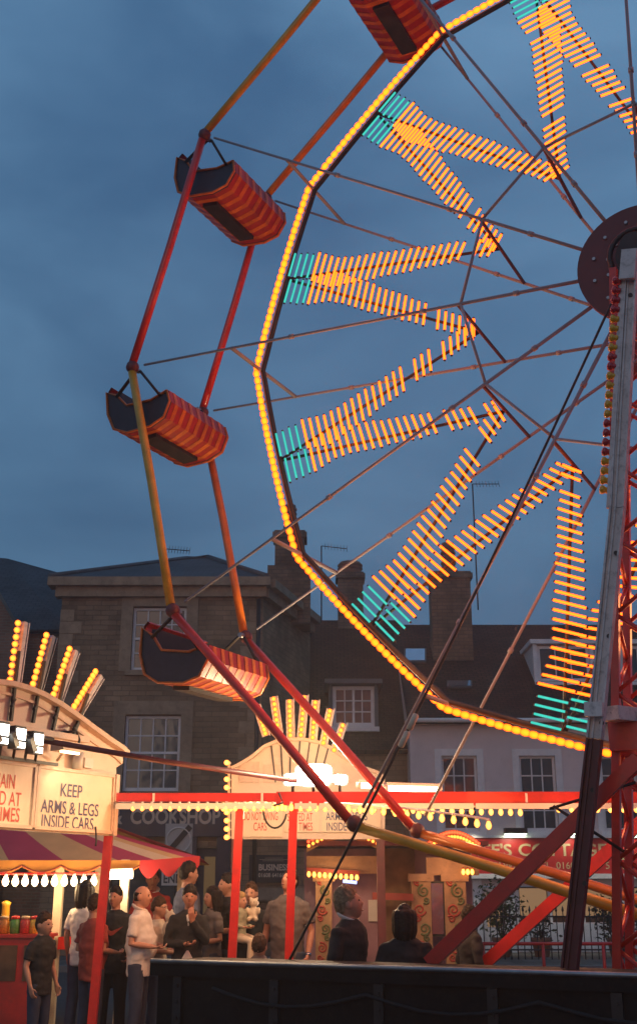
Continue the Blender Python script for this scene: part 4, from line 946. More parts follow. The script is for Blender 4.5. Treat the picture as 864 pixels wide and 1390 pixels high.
def arch(l, r_, yb, yt, cut=None):
    f = lambda t: (l + (r_ - l) * t, yb - (yb - yt) * math.sin(math.pi * (.08 + .84 * t)))
    mb = MB(); up = [O(f(i / 20)[0], f(i / 20)[1] - 4) for i in range(21)]; dn = [O(f(i / 20)[0], f(i / 20)[1] + 13) for i in range(21)]
    for i in range(20): mb.prism([dn[i], dn[i + 1], up[i + 1], up[i]], (0, .1, 0))
    ar = mb.build('arch', 'organ', og)
    for j, (m, dy, n) in enumerate(((redb, 0, 20), (orb_, 6, 18))):
        for i in range(n): x, y = f((i + .5) / n); inst('bulb', m if (i // 3 + j) % 2 else (orb_ if j else redb), ar, O(x, y + dy, .03), qz((0, -1, 0)))
    mb = MB(); a = O(l, yb + 12); b = O(r_, yb + 36); mb.box((a.x, DO + .02, b.z), (b.x, DO + .1, a.z)); mb.build('frieze', 'organ', og)
arch(416, 520, 1150, 1126); arch(578, 650, 1152, 1130)
wb = bulb_mesh('bulb', 'e_fest', .03, 'orgred')
mb = MB(); mb.beam(O(416, 1180, .05), O(488, 1185, .05), .05, .05); bt = mb.build('lamp_batten', 'orgred', og)
for i in range(10): inst('bulb', wb, bt, O(419 + 7.2 * i, 1180 + .5 * i, .06))
for i in range(3): inst('bulb', wb, bt, O(628 + 6 * i, 1177, .06))
def scroll(mb, c, r0, turns, s, ph=0.):
    pts = []; n = 26
    for i in range(n):
        t = i / (n - 1); a = ph + s * turns * 6.283 * t; r = r0 * (1 - .85 * t); pts.append(c + V((math.cos(a) * r, 0, math.sin(a) * r)))
    mb.tube(pts, [.016 - .008 * i / n for i in range(n)], 6)
for px, w in ((439, 22), (572, 24), (618, 26)):
    a, b = O(px - w / 2, 1286), O(px + w / 2, 1186); mb = MB(); mb.box((a.x, DO, .28), (b.x, DO + .12, b.z)); mb.box((a.x - .04, DO - .03, b.z - .1), (b.x + .04, DO + .14, b.z)); mb.box((a.x - .04, DO - .03, .281), (b.x + .04, DO + .14, .42)); pil = mb.build('pillar', 'organ', og)
    cx = (a.x + b.x) / 2; wd = (b.x - a.x) / 2; mb = MB(); mb2 = MB()
    for k, z in enumerate([.62 + .24 * j for j in range(6)]):
        if z > b.z - .2: break
        mb = MB(); scroll(mb, V((cx + (-1) ** k * wd * .22, DO - .012, z)), wd * .62, 1.6, (-1) ** k, k * 2.); mb.build('scroll', 'orgred' if k % 2 else 'orggreen', pil)
        mb = MB(); scroll(mb, V((cx - (-1) ** k * wd * .45, DO - .012, z + .12)), wd * .35, 1.3, -(-1) ** k, k * 1.3); mb.build('scroll', 'orggreen' if k % 2 else 'orgred', pil)
a, b = O(586, 1268), O(600, 1199); mb = MB(); mb.box((a.x - .03, DO + .02, a.z - .03), (b.x + .03, DO + .08, b.z + .03)); mf = mb.build('mirror_frame', 'iron', og); mb = MB(); mb.box((a.x, DO + .0, a.z), (b.x, DO + .017, b.z)); mb.build('mirror', 'mirror', mf)
a, b = O(502, 1252), O(520, 1222); mb = MB(); mb.box((a.x, DO + .55, a.z), (b.x, DO + .598, b.z)); mb.build('lit_panel', 'signwhite', og)
mb = MB(); mb.tube([O(465, 1196, -.3), O(484, 1198, -.3)], .022, 8); mb.build('violet_tube', 'e_blue', og)
mb = MB(); a, b = O(505, 1215), O(550, 1219); mb.beam(O(505, 1216, .1), O(560, 1218, .1), .07, .09); mb.build('cross_rail', 'orgred', og)
a, b = O(412, 1170), O(652, 1148); mb = MB(); mb.box((a.x - .1, DO - .05, b.z + .0), (b.x + .1, DO + 1.25, b.z + .06)); mb.build('roof', 'maroon', og)

# ------------------------------------------------------------------ striped stall on the left
DS = 15.
st = thing('striped_stall', 'prize stall under a magenta and yellow striped canopy at the lower left', 'stall', (U(80, 1290, DS).x, DS, 0))
zeave = U(80, 1169, DS).z; apex = U(-32, 1055, DS + 1.3)
mb = MB(); edges = [-287, -212, -137, -62, 13, 88, 163, 212, 238, 254, 271]
el = [V((U(px, 1169, DS).x, DS, zeave + (.05 if px > 200 else 0) * (px - 200) / 70)) for px in edges]
for i in range(len(el) - 1):
    n = 8
    for k in range(n):
        t0_, t1_ = k / n, (k + 1) / n; sag = lambda t: -ZV * .09 * math.sin(math.pi * t) - ZV * (.12 * (1 - abs(2 * t - 1)) ** 2) * 0
        q = [el[i].lerp(apex, t0_) + sag(t0_), el[i + 1].lerp(apex, t0_) + sag(t0_), el[i + 1].lerp(apex, t1_) + sag(t1_), el[i].lerp(apex, t1_) + sag(t1_)]
        mb.add(q, [(0, 1, 2, 3)], (1, 0)[i % 2] if i < 6 else (1, 2, 0, 1)[i - 6], True)
back_l, back_r = V((el[0].x, DS + 2.6, zeave)), V((el[-1].x - .1, DS + 2.6, zeave))
mb.add([el[-1], back_r, apex], [(0, 1, 2)], 1); mb.add([back_r, back_l, apex], [(0, 1, 2)], 0); mb.add([back_l, el[0], apex], [(0, 1, 2)], 1)
mb.build('canopy', ['stripey', 'stripem', 'stripep'], st)
def valance(px0, px1, step, drop, mat, name):
    mb = MB(); n = int((px1 - px0) / step); sub = 10
    for i in range(n):
        for k in range(sub):
            xs = []
            for t in (k / sub, (k + 1) / sub):
                px = px0 + (i + t) * step; x = U(px, 1169, DS).x; zt = zeave + (.05 * (px - 200) / 70 if px > 200 else 0); xs.append((x, zt, drop * (.45 + .55 * abs(math.sin(math.pi * t)))))
            (xa, za_, da), (xb, zb2, db) = xs
            mb.add([(xa, DS - .012, za_ - da), (xb, DS - .012, zb2 - db), (xb, DS - .012, zb2 + .01), (xa, DS - .012, za_ + .01), (xa, DS + .004, za_ - da), (xb, DS + .004, zb2 - db), (xb, DS + .004, zb2 + .01), (xa, DS + .004, za_ + .01)],
                   [(0, 1, 2, 3), (4, 7, 6, 5), (0, 4, 5, 1), (2, 6, 7, 3)])
    mb.build(name, mat, st)
valance(-287, 190, 53, .15, 'valor', 'valance'); valance(190, 271, 27, .2, 'valred', 'valance')
mb = MB()
for i in range(9): mb.tube([V((U(-287 + 53 * i + 53 * t, 1169, DS).x, DS - .02, zeave - .05 - .075 * math.sin(math.pi * t))) for t in [k / 10 for k in range(11)]], .008, 5)
mb.build('valance_piping', 'orgred', st)
zl = U(70, 1186, DS).z; mb = MB(); mb.tube([V((U(-120, 1186, DS).x, DS - .06, zl)), V((U(135, 1186, DS).x, DS - .06, zl))], .016, 6); mb.build('lamp_cord', 'red', st)
sbm = bulb_mesh('bulb', 'e_white', .042)
for i in range(17): inst('bulb', sbm, st, V((U(-82 + 13.2 * i, 1186, DS).x, DS - .06, zl)))
mb = MB(); p, q = U(149, 1188, DS - .05), U(180, 1187, DS - .05); mb.tube([p, q], .05, 10); ft = mb.build('fluorescent_tube', 'e_tube', st); mb = MB(); mb.beam(p + ZV * .06, q + ZV * .06, .1, .02, (0, 1, 0)); mb.build('holder', 'white', ft)
for px, dy in ((79, .25), (133, .7), (168, .05), (-100, .2), (245, 2.4)):
    x = U(px, 1230, DS + dy).x; mb = MB(); mb.box((x - .05, DS + dy - .05, 0), (x + .05, DS + dy + .05, zeave + .02)); mb.build('post', 'postcream', st)
xc0, xc1 = U(-220, 1270, 14.6).x, U(62, 1270, 14.6).x; zt = U(40, 1268, 14.6).z
mb = MB(); mb.box((xc0, 14.6, 0), (xc1, 15.1, zt - .04)); mb.box((xc0 - .03, 14.55, zt - .038), (xc1 + .03, 15.15, zt)); mb.build('counter', 'red', st)
mb = MB()
for k in range(7): x = xc1 - .12 - .3 * k; mb.box((x - .11, 14.585, zt - .5), (x + .11, 14.598, zt - .12))
mb.build('counter_panel', 'wood', st)
mb = MB(); a, b = U(80, 1280, DS + .2), U(116, 1280, DS + .2); mb.box((a.x, DS + .15, a.z - .07), (b.x, DS + .22, a.z + .07)); mb.build('side_rail', 'red', st)
mb = MB(); mb.box((xc0, DS + 2.3, 0), (U(60, 1270, DS + 2.3).x, DS + 2.36, 1.1)); mb.build('rear_board', 'wood', st)
jl = [('jar of orange sweets at the left end of the stall counter', (.55, .2, .02)), ('jar of green sweets on the stall counter', (.1, .3, .05)), ('jar of red sweets on the stall counter behind the boy', (.5, .04, .03)), ('jar of yellow sweets on the stall counter beside the boy', (.6, .4, .04))]
jars = MB(); jars.lathe((0, 0, 0), (0, 0, 1), [(0, .05), (.01, .062), (.13, .062), (.155, .045), (.16, .045)], 14); 
for i, (lb, c) in enumerate(jl):
    px = (5, 20, 34, 47)[i]; p = U(px, 1266, 14.75); p.z = zt; mm = pm('sweets', c, .35, var=.4, scale=60)
    t = thing('sweet_jar', lb, 'jar', p, 'sweet jars on the stall counter')
    mb = MB(); mb.lathe(p, (0, 0, 1), [(0, .05), (.01, .062), (.13, .062), (.155, .045), (.16, .045)], 14); mb.build('body', mm, t)
    mb = MB(); mb.lathe(p + ZV * .161, (0, 0, 1), [(0, .05), (.03, .05), (.034, .02)], 12); mb.build('lid', 'red' if i % 2 else 'gilt', t)
p = U(7, 1250, 15.0); p.z = zt
mb = MB(); mb.lathe(p, (0, 0, 1), [(0, .07), (.02, .08), (.12, .05), (.3, .045), (.34, .06), (.36, .02)], 12); mb.build('yellow_skittle', 'yellow', label='tall yellow skittle prize on the stall counter at the left edge', category='skittle')
# ------------------------------------------------------------------ people
def remesh(mb, vox, it=4):
    me = mb.mesh('tmp', ['skin']); o = bpy.data.objects.new('tmp', me); col.objects.link(o)
    m = o.modifiers.new('r', 'REMESH'); m.mode = 'VOXEL'; m.voxel_size = vox; m.use_smooth_shade = True
    s = o.modifiers.new('s', 'SMOOTH'); s.factor = .5; s.iterations = it
    dg = bpy.context.evaluated_depsgraph_get(); dg.update()
    r = bpy.data.meshes.new_from_object(o.evaluated_get(dg)); r.materials.clear()
    bpy.data.objects.remove(o); bpy.data.meshes.remove(me); return r
HR = V((.075, .096, .119))
def head_fn(v):
    u = V((v.x / HR.x, v.y / HR.y, v.z / HR.z)); g = lambda a, s: math.exp(-(a / s) ** 2); o = v.copy(); f = max(0, -u.y)
    if u.z < -.15: o.x *= 1 - .34 * (-u.z - .15) ** 1.2
    if u.y > 0: o.y *= 1.06
    o.y -= .030 * g(u.x, .17) * g(u.z + .14, .17) * f + .012 * g(u.x, .12) * g(u.z - .08, .2) * f        # nose and its bridge
    o.y -= .007 * g(u.z - .30, .12) * g(u.x, .6) * f                                                        # brow
    for s in (-1, 1): o.y += .013 * g(u.x - s * .40, .18) * g(u.z - .11, .10) * f
    o.y -= .008 * g(u.z + .50, .07) * g(u.x, .3) * f + .006 * g(u.z + .62, .06) * g(u.x, .25) * f           # lips
    o.y -= .022 * g(u.z + .86, .2) * g(u.x, .4) * (f + .35)                                                  # chin
    return o
def hair_fn(style, seed):
    def fn(v):
        u = V((v.x / .1, v.y / .1, v.z / .1)).normalized(); line = .12 - .75 * (-u.y if style != 'bald' else -u.y * .3) * -1
        if style == 'short': line = max(-.62, -.10 + .74 * (-u.y))
        if style == 'fringe': line = max(-.66, -.12 + .54 * (-u.y))
        if style == 'long': line = .0 + .60 * (-u.y) - (.25 if u.y > -.1 else 0)
        line += noise.noise(V((u.x * 9 + seed, u.y * 9, seed * 1.3))) * .16; k = (u.z - line) * 2.6
        if style == 'bald': k = min((u.y + .15) * 6, (.42 - u.z) * 5, (u.z + .55) * 5)
        k = max(-1, min(1, k)); n = noise.noise(V((u.x * 4 + seed, u.y * 4, u.z * 4))) * .09 + noise.noise(V((u.x * 16 + seed, u.y * 16, u.z * 6))) * .07
        th = .22 if style in ('fringe', 'long') else (.19 if style == 'short' else .03)
        return v * (1 + (th * (.55 + .45 * max(0, u.z)) if k > 0 else .10) * k + n * (1 if k > 0 else 0) * (.4 if style == 'bald' else 1))
    return fn
ARMS = dict(down=((.25, .03, 1.14), (.25, -.07, .90), None), fwd=((.235, .03, 1.15), (.17, -.22, 1.12), None), mouth=((.20, -.12, 1.17), (.045, -.17, 1.40), (-.02, -.03, .1)),
            cross=((.245, -.05, 1.15), (.02, -.21, 1.15), None), hold=((.24, -.03, 1.14), (.03, -.26, 1.12), None), up=((.27, -.16, 1.30), (.20, -.26, 1.52), None), hip=((.33, .08, 1.17), (.2, -.04, 1.0), None))
def hand(mb, w, d, nrm, k, side):
    d = V(d).normalized(); n = V(nrm); n = (n - d * n.dot(d)).normalized(); s = d.cross(n) * side
    mb.tube([w - d * .02, w + d * .02, w + d * .06, w + d * .095], [(.019, .024), (.017, .034), (.016, .040), (.013, .036)], 10, roundend=False, ell=True) if False else None
    for q in (-.026, -.009, .009, .026): mb.tube([w - d * .015 + s * q * .6, w + d * .04 + s * q, w + d * .088 + s * q], [.016, .0155, .012], 8, roundend=True)
    for q, l in ((-.029, .066), (-.010, .078), (.009, .074), (.028, .058)):
        a = w + d * .086 + s * q; b = a + (d * .88 + n * .35).normalized() * l * .45; c = b + (d * .55 + n * .8).normalized() * l * .32; e = c + (d * .1 + n).normalized() * l * .25
        mb.tube([a - d * .012, a, b, c, e], [.0095, .0092, .0085, .0078, .0066], 7, roundend=True)
    a = w + d * .028 - s * .030; mb.tube([a + s * .012, a, a + (d * .55 - s * .6 + n * .35).normalized() * .036, a + (d * .85 - s * .42 + n * .5).normalized() * .066], [.013, .012, .0105, .0085], 7, roundend=True)
def person(label, px, top, d, yaw, topm, hair='short', hm='h_brown', sleeve='short', arms=('down', 'down'), legm='denim', skin='skin', pitch=0., hyaw=0., belly=0., head=1., collar=None, height=None, width=1., lean=0., extra=None, seed=0, female=False, seated=False):
    P = U(px, top, d); h = P.z if height is None else height; base = V((P.x, d, P.z - h)); K = h / 1.77
    if height is None: base.z = .0
    Rz = Matrix.Rotation(R(yaw), 4, 'Z'); S = Matrix.Diagonal((K * width, K * width, K, 1))
    T = Matrix.Translation(base) @ Rz @ Matrix.Rotation(R(lean), 4, 'X')
    def fin(mb): mb.v = [T @ (S @ v) for v in mb.v]; return mb
    bx = .88 if female else 1.
    nk = V((0, .02, 1.50)); hc = V((0, -.01, 1.77 - .125 * head))
    HM = Matrix.Translation(V((0, .02, 1.55))) @ Matrix.Rotation(R(hyaw), 4, 'Z') @ Matrix.Rotation(R(-pitch), 4, 'X') @ Matrix.Translation(hc - V((0, .02, 1.55))) @ Matrix.Scale(head, 4) @ Matrix.Diagonal((1 / width, 1 / width, 1, 1))
    b = MB(); b.ball((0, 0, 0), HR, 30, 22, fn=head_fn); 
    for s in (-1, 1): b.ball((s * .077, .014, .0), (.012, .024, .034), 8, 6)
    b.v = [HM @ v for v in b.v]; hv = len(b.v)
    b.tube([(0, .03, 1.40), nk, HM @ V((0, .022, -.075))], [.062, .056, .052], 14)
    def torso(mb, e, z0=.86):
        zz = [(z0, .165, .115), (.96, .168, .12), (1.08, .150 + belly * .4, .108 + belly), (1.2, .165 + belly * .3, .118 + belly * .8), (1.32, .185, .125), (1.40, .184, .112), (1.445, .158, .098), (1.472, .118, .082), (1.49, .085, .07), (1.515, .062, .058)]
        mb.tube([(0, -belly * .35 if .98 < z < 1.3 else 0, z) for z, x, y in zz], [((x + e) * bx, y + e) for z, x, y in zz], 20)
    torso(b, -.014)
    pts = []
    for s, nm in zip((-1, 1), arms):
        e, w, hd = ARMS[nm]; sh_ = V((s * .180 * bx, .01, 1.412)); e = V((s * e[0] * bx, e[1], e[2])); w = V((s * w[0], w[1], w[2])); pts.append((s, sh_, e, w, hd))
        b.tube([sh_ - V((0, 0, .012)), sh_.lerp(e, .5), e, e.lerp(w, .35), w], [.040, .042, .036, .037, .024], 12, roundend=True)
        fd = (w - e).normalized() if hd is None else V((s * hd[0], hd[1], hd[2])).normalized()
        nrm = V((-s, -.2, 0)) if abs(fd.z) > .6 and hd is None else (V((0, 1, .2)) if hd else V((0, 0, 1))); hand(b, w, fd, nrm, K, s)
    legs = []
    for s in (-1, 1):
        if seated: q = [V((s * .09, 0, .93)), V((s * .12, -.36, .86)), V((s * .12, -.34, .46))]
        else: q = [V((s * .09, 0, .93)), V((s * .10, -.015, .50)), V((s * .11, .02, .09))]
        legs.append(q); b.tube([q[0], q[0].lerp(q[1], .5), q[1], q[1].lerp(q[2], .35), q[2]], [.08, .072, .053, .055, .036], 12, roundend=True)
    fin(b); vox = .0085 * max(.75, K); me = remesh(b, vox, 3); me.materials.append(M[skin])
    body = bpy.data.objects.new('person', me); col.objects.link(body); base0 = V((base.x, base.y, base.z)); body.location = base0
    me.transform(Matrix.Translation(-base0)); ORG[body.name] = base0; body['label'] = label; body['category'] = 'person'
    def part(mb, nm, mat, vx=None, it=3, raw=False):
        fin(mb) if not raw else None
        if vx is None: return mb.build(nm, mat, body)
        m2 = remesh(mb, vx, it); m2.transform(Matrix.Translation(-base0)); m2.materials.append(M[mat]); o = bpy.data.objects.new(nm, m2); col.objects.link(o); o.parent = body; ORG[o.name] = base0; return o
    c = MB(); torso(c, .012, .80 if not seated else .88)
    for s, sh_, e, w, hd in pts:
        if sleeve == 'short': c.ball(sh_ + V((s * -.004, 0, -.016)), .062, 14, 10); c.tube([sh_ - V((s * .03, 0, 0)), sh_.lerp(e, .35), sh_.lerp(e, .72)], [.068, .062, .062], 14)
        else:
            c.ball(sh_ + V((s * -.004, 0, -.016)), .062, 14, 10); c.tube([sh_ - V((s * .03, 0, 0)), sh_.lerp(e, .5), e, e.lerp(w, .5), w - (w - e).normalized() * .01], [.068, .060, .052, .047, .038], 14)
    # cloth folds
    sd = V((seed * 3.1, seed * 1.7, 0)); 
    tp = part(c, 'shirt' if sleeve == 'short' else ('jacket' if topm == 'c_black' else 'jumper'), topm, .0135 * max(.8, K), 2)
    for v in tp.data.vertices:
        n = v.normal; f = noise.noise(V((v.co.x * 9, v.co.y * 9, v.co.z * 15)) + sd) * .012 + noise.noise(V((v.co.x * 22, v.co.y * 22, v.co.z * 30)) + sd) * .005; v.co += n * f
    c = MB(); c.tube([(0, 0, .84), (0, 0, .93), (0, 0, 1.0)], [(.158, .112), (.172, .125), (.160, .115)], 18)
    for q in legs: c.tube([q[0], q[0].lerp(q[1], .5), q[1], q[1].lerp(q[2], .5), q[2]], [.098, .088, .072, .068, .066], 14)
    part(c, 'trousers', legm, .015 * max(.8, K), 2)
    for s, q in zip((-1, 1), legs):
        a = q[2]; c = MB(); c.tube([a + V((0, .06, -.05)), a + V((0, .0, -.045)), a + V((0, -.10, -.055)), a + V((0, -.17, -.062))], [(.035, .04), (.042, .045), (.042, .034), (.03, .024)], 10, roundend=False); part(c, 'shoe', 'shoe')
    c = MB(); c.ball((0, .006, .008), (HR.x, HR.y, HR.z), 56, 40, fn=hair_fn(hair, seed))
    if hair == 'long':
        for k in range(9):
            a = R(-10 + 200 * k / 8); p = V((math.cos(a) * .085, math.sin(a) * .095 + .01, .02)); c.tube([p + V((0, 0, .04)), p * 1.06, p * 1.08 + V((0, .01, -.12)), p * .95 + V((0, .02, -.2))], [.035, .036, .032, .012], 8, roundend=True)
    c.v = [HM @ v for v in c.v]; part(c, 'hair', hm, .0085 if hair == 'long' else None, 2)
    for s in (-1, 1):
        c = MB(); c.ball((s * .030, -.0815, .013), (.0125, .008, .0075), 8, 6); c.v = [HM @ v for v in c.v]; part(c, 'eye', 'eye')
    c = MB(); c.ball((0, -.0925, -.063), (.024, .008, .006), 10, 6); c.v = [HM @ v for v in c.v]; part(c, 'lips', 'lip')
    if collar:
        c = MB(); n = 20; ring = [(math.sin(2 * math.pi * i / n) * .070, .02 - math.cos(2 * math.pi * i / n) * .070, 1.512 - .03 * math.cos(2 * math.pi * i / n) * 1 + .01) for i in range(n + 1)]
        c.tube(ring, [(.030, .013)] * (n + 1), 8); part(c, 'collar', collar)
    if extra: extra(part, HM, pts, K)
    return body
def swoosh(part, HM, pts, K):
    c = MB(); up = [(-.075, 1.30), (-.055, 1.265), (-.02, 1.262), (.10, 1.325), (-.01, 1.235), (-.06, 1.235), (-.085, 1.262)]
    for (a, b) in zip(up[:-1], up[1:]): pass
    outl = [(-.080, 1.325), (-.066, 1.285), (-.035, 1.272), (.10, 1.325), (-.01, 1.232), (-.05, 1.222), (-.082, 1.245), (-.092, 1.285)]
    c.prism([(x, -.158, z) for x, z in outl], (0, .05, 0)); part(c, 'chest_mark', 'c_maroon')
def specs(part, HM, pts, K):
    c = MB()
    for s in (-1, 1): c.tube([HM @ V((s * .032 + .022 * math.cos(t), -.099, .012 + .016 * math.sin(t))) for t in [k * math.pi / 6 for k in range(13)]], .002, 5); c.tube([HM @ V((s * .054, -.098, .014)), HM @ V((s * .08, .01, .02))], .002, 5)
    part(c, 'glasses', 'black')
def openshirt(part, HM, pts, K):
    c = MB(); c.tube([(0, -.118, .90), (0, -.132, 1.0), (0, -.13, 1.08)], [(.07, .012), (.06, .012), (.012, .010)], 10); c.tube([(0, -.128, 1.34), (0, -.118, 1.40), (0, -.085, 1.46)], [(.008, .008), (.022, .012), (.035, .012)], 10); part(c, 'undershirt', 'c_white')
def watch(part, HM, pts, K):
    c = MB(); s, sh_, e, w, hd = pts[1]; dd = (w - e).normalized(); c.tube([w - dd * .03, w - dd * .005], .033, 12); part(c, 'wristwatch', 'chrome')
ppl = [
 dict(label='boy in a black T-shirt with short brown hair looking right beside the stall counter', px=61, top=1240, d=12.6, yaw=62, topm='c_black', head=1.16, hm='h_brown'),
 dict(label='woman with a white top seen from behind under the striped canopy', px=117, top=1197, d=14.75, yaw=155, topm='c_white', hair='long', hm='h_dark', female=True),
 dict(label='man in a rust red T-shirt turned away behind the leftmost red post', px=130, top=1215, d=13.3, yaw=140, topm='c_maroon', hm='h_brown', arms=('fwd', 'fwd'), belly=.05),
 dict(label='man in a black T-shirt with a red tick mark on the chest', px=159, top=1204, d=13.9, yaw=8, hyaw=-25, topm='c_black', hm='h_dark', skin='skin2', arms=('down', 'hip'), extra=swoosh, legm='c_black'),
 dict(label='bald man in a white polo shirt with both forearms held out before him', px=193, top=1202, d=13.3, yaw=82, topm='c_white', hair='bald', hm='h_dark', arms=('fwd', 'fwd'), belly=.06, collar='c_white', legm='denim'),
 dict(label='person in a red jumper standing beyond the bald man under the canopy edge', px=208, top=1180, d=16.4, yaw=8, topm='c_red', sleeve='long', hm='h_brown', collar='c_white', skin='skin2'),
 dict(label='woman in glasses and a cream top hugging a white soft toy', px=216, top=1219, d=13.8, yaw=78, topm='c_cream', hair='fringe', hm='h_brown', arms=('hold', 'hold'), female=True, extra=specs),
 dict(label='tall man in a blue grey shirt with his back half turned below the ENDS sign', px=256, top=1171, d=14.8, yaw=120, topm='c_blue', sleeve='long', hm='h_dark', arms=('fwd', 'down')),
 dict(label='dark haired person in an open black jacket with one hand raised to the mouth', px=258, top=1203, d=13.4, yaw=4, topm='c_black', sleeve='long', hair='fringe', hm='h_dark', arms=('cross', 'mouth'), extra=openshirt, legm='c_black', skin='skin2'),
 dict(label='dark haired girl in a grey top facing left between the crowd', px=289, top=1205, d=14.7, yaw=-62, topm='c_grey', hair='long', hm='h_dark', female=True, arms=('down', 'fwd')),
 dict(label='man in black facing left just left of the second red post', px=310, top=1187, d=15.0, yaw=-72, topm='c_black', hm='h_dark', skin='skin', arms=('fwd', 'fwd')),
 dict(label='man in a dark jacket with a white collar lifting a white toy', px=341, top=1199, d=14.5, yaw=-12, topm='c_black', sleeve='long', hm='h_brown', collar='c_white', arms=('hold', 'hold')),
 dict(label='tall man in a grey brown shirt looking up behind the third red post', px=391, top=1181, d=13.9, yaw=-22, hyaw=-18, pitch=22, topm='c_grey', hm='h_dark', skin='skin2', extra=watch, belly=.03, width=1.06),
 dict(label='greying man in a black jumper and white collar gazing up at the wheel', px=474, top=1205, d=10.0, yaw=62, hyaw=34, pitch=14, topm='c_black', sleeve='long', hm='h_grey', collar='c_white', legm='c_black', width=1.08, head=1.14),
 dict(label='dark figure seen from behind, right of the man gazing up', px=548, top=1230, d=9.9, yaw=176, topm='c_black', sleeve='long', hair='long', hm='h_dark', legm='c_black', width=1.06),
 dict(label='person in dark clothes partly hidden by the long red brace', px=636, top=1230, d=12.4, yaw=110, topm='c_black', sleeve='long', hm='h_dark', legm='c_black'),
 dict(label='small dark haired child whose head alone shows above the chassis', px=352, top=1270, d=12.2, yaw=175, topm='c_grey', hair='fringe', hm='h_brown', head=1.3),
]
for i, p in enumerate(ppl): person(seed=i + 1, **p)
person('fair haired toddler in a pale green top carried behind the second red post', 326, 1212, 14.15, 60, 'c_green', hair='short', hm='h_blond', sleeve='long', arms=('fwd', 'hold'), legm='c_cream', head=1.35, height=.98, seated=True, seed=31)
# toys that are carried
def plush(label, c, s, yaw, mat='c_white'):
    t = thing('soft_toy', label, 'soft toy', c, 'white soft toys carried by the crowd'); Rz = Matrix.Rotation(R(yaw), 3, 'Z')
    mb = MB(); f = lambda x, y, z: V(c) + Rz @ V((x, y, z)) * s
    mb.ball(f(0, 0, .0), (.10 * s, .09 * s, .13 * s), 14, 10); mb.ball(f(0, -.02, .19), (.085 * s, .08 * s, .08 * s), 14, 10)
    for q in (-1, 1): mb.ball(f(q * .11, -.05, .05), (.04 * s, .045 * s, .07 * s), 10, 8); mb.ball(f(q * .07, -.09, -.10), (.045 * s, .07 * s, .045 * s), 10, 8); mb.ball(f(q * .065, 0, .27), (.03 * s, .02 * s, .035 * s), 8, 6)
    me = remesh(mb, .012, 2); me.materials.append(M[mat]); me.transform(Matrix.Translation(-V(c))); o = bpy.data.objects.new('body', me); col.objects.link(o); o.parent = t; ORG[o.name] = V(c)
    for q in (-1, 1): mb = MB(); mb.ball(f(q * .03, -.094, .205), .009 * s, 6, 5); mb.build('eye', 'eye', t)
plush('white soft toy hugged by the woman in glasses', U(229, 1262, 13.6), .7, 60, 'c_cream')
plush('white soft toy lifted in front of the man with the dark jacket', U(344, 1240, 14.2), .6, -10, 'c_cream')

# ------------------------------------------------------------------ light
w = bpy.data.worlds.new('World'); scn.world = w; w.use_nodes = True; nt = w.node_tree; N = nt.nodes; Lk = nt.links
bg = N['Background']; sky = N.new('ShaderNodeTexSky'); sky.sky_type = 'NISHITA'; sky.sun_disc = False
sky.sun_elevation = R(10.0); sky.sun_rotation = R(202); sky.air_density = 1.0; sky.dust_density = .6; sky.ozone_density = 5.0
tcw = N.new('ShaderNodeTexCoord'); mp = N.new('ShaderNodeMapping'); mp.inputs['Scale'].default_value = (1., 1., 2.4); Lk.new(tcw.outputs['Generated'], mp.inputs['Vector'])
nz = N.new('ShaderNodeTexNoise'); nz.inputs['Scale'].default_value = 2.6; nz.inputs['Detail'].default_value = 7; nz.inputs['Roughness'].default_value = .5; nz.inputs['Distortion'].default_value = .4; Lk.new(mp.outputs[0], nz.inputs['Vector'])
rp_ = N.new('ShaderNodeValToRGB'); rp_.color_ramp.elements[0].position = .33; rp_.color_ramp.elements[1].position = .66; Lk.new(nz.outputs['Fac'], rp_.inputs['Fac'])
cl = N.new('ShaderNodeMixRGB'); cl.inputs['Color1'].default_value = (.40, .98, 1.88, 1); cl.inputs['Color2'].default_value = (.95, 1.98, 3.25, 1); Lk.new(rp_.outputs['Color'], cl.inputs['Fac'])   # dusk cloud deck, thin and thick
mixs = N.new('ShaderNodeMixRGB'); mixs.inputs['Fac'].default_value = .9; Lk.new(sky.outputs['Color'], mixs.inputs['Color1']); Lk.new(cl.outputs['Color'], mixs.inputs['Color2'])
sxw = N.new('ShaderNodeSeparateXYZ'); Lk.new(tcw.outputs['Generated'], sxw.inputs[0])
mr = N.new('ShaderNodeMapRange'); mr.inputs['From Min'].default_value = .12; mr.inputs['From Max'].default_value = .62; mr.inputs['To Min'].default_value = .62; mr.inputs['To Max'].default_value = 1.08; Lk.new(sxw.outputs['Z'], mr.inputs['Value'])
ml_ = N.new('ShaderNodeMixRGB'); ml_.blend_type = 'MULTIPLY'; ml_.inputs['Fac'].default_value = 1; Lk.new(mixs.outputs['Color'], ml_.inputs['Color1']); Lk.new(mr.outputs['Result'], ml_.inputs['Color2'])
Lk.new(ml_.outputs['Color'], bg.inputs['Color']); bg.inputs['Strength'].default_value = .13
sun = bpy.data.lights.new('sun', 'SUN'); sun.energy = .26; sun.angle = R(30); sun.color = (1, .66, .46); so = bpy.data.objects.new('sun', sun); col.objects.link(so); so.rotation_euler = (R(80), 0, R(-22)); so.location = (0, 0, 60)
def lamp(kind, loc, e, c, size=.15, aim=None, spot=None):
    l = bpy.data.lights.new('lamp', kind); l.energy = e; l.color = c
    if kind in ('POINT', 'SPOT'): l.shadow_soft_size = size
    o = bpy.data.objects.new('lamp_light', l); col.objects.link(o); o.location = loc
    if kind == 'SPOT': l.spot_size = R(spot); l.spot_blend = .6
    if aim is not None: o.rotation_euler = (V(aim) - V(loc)).to_track_quat('-Z', 'Y').to_euler()
    return o
WARM = (1, .72, .42)
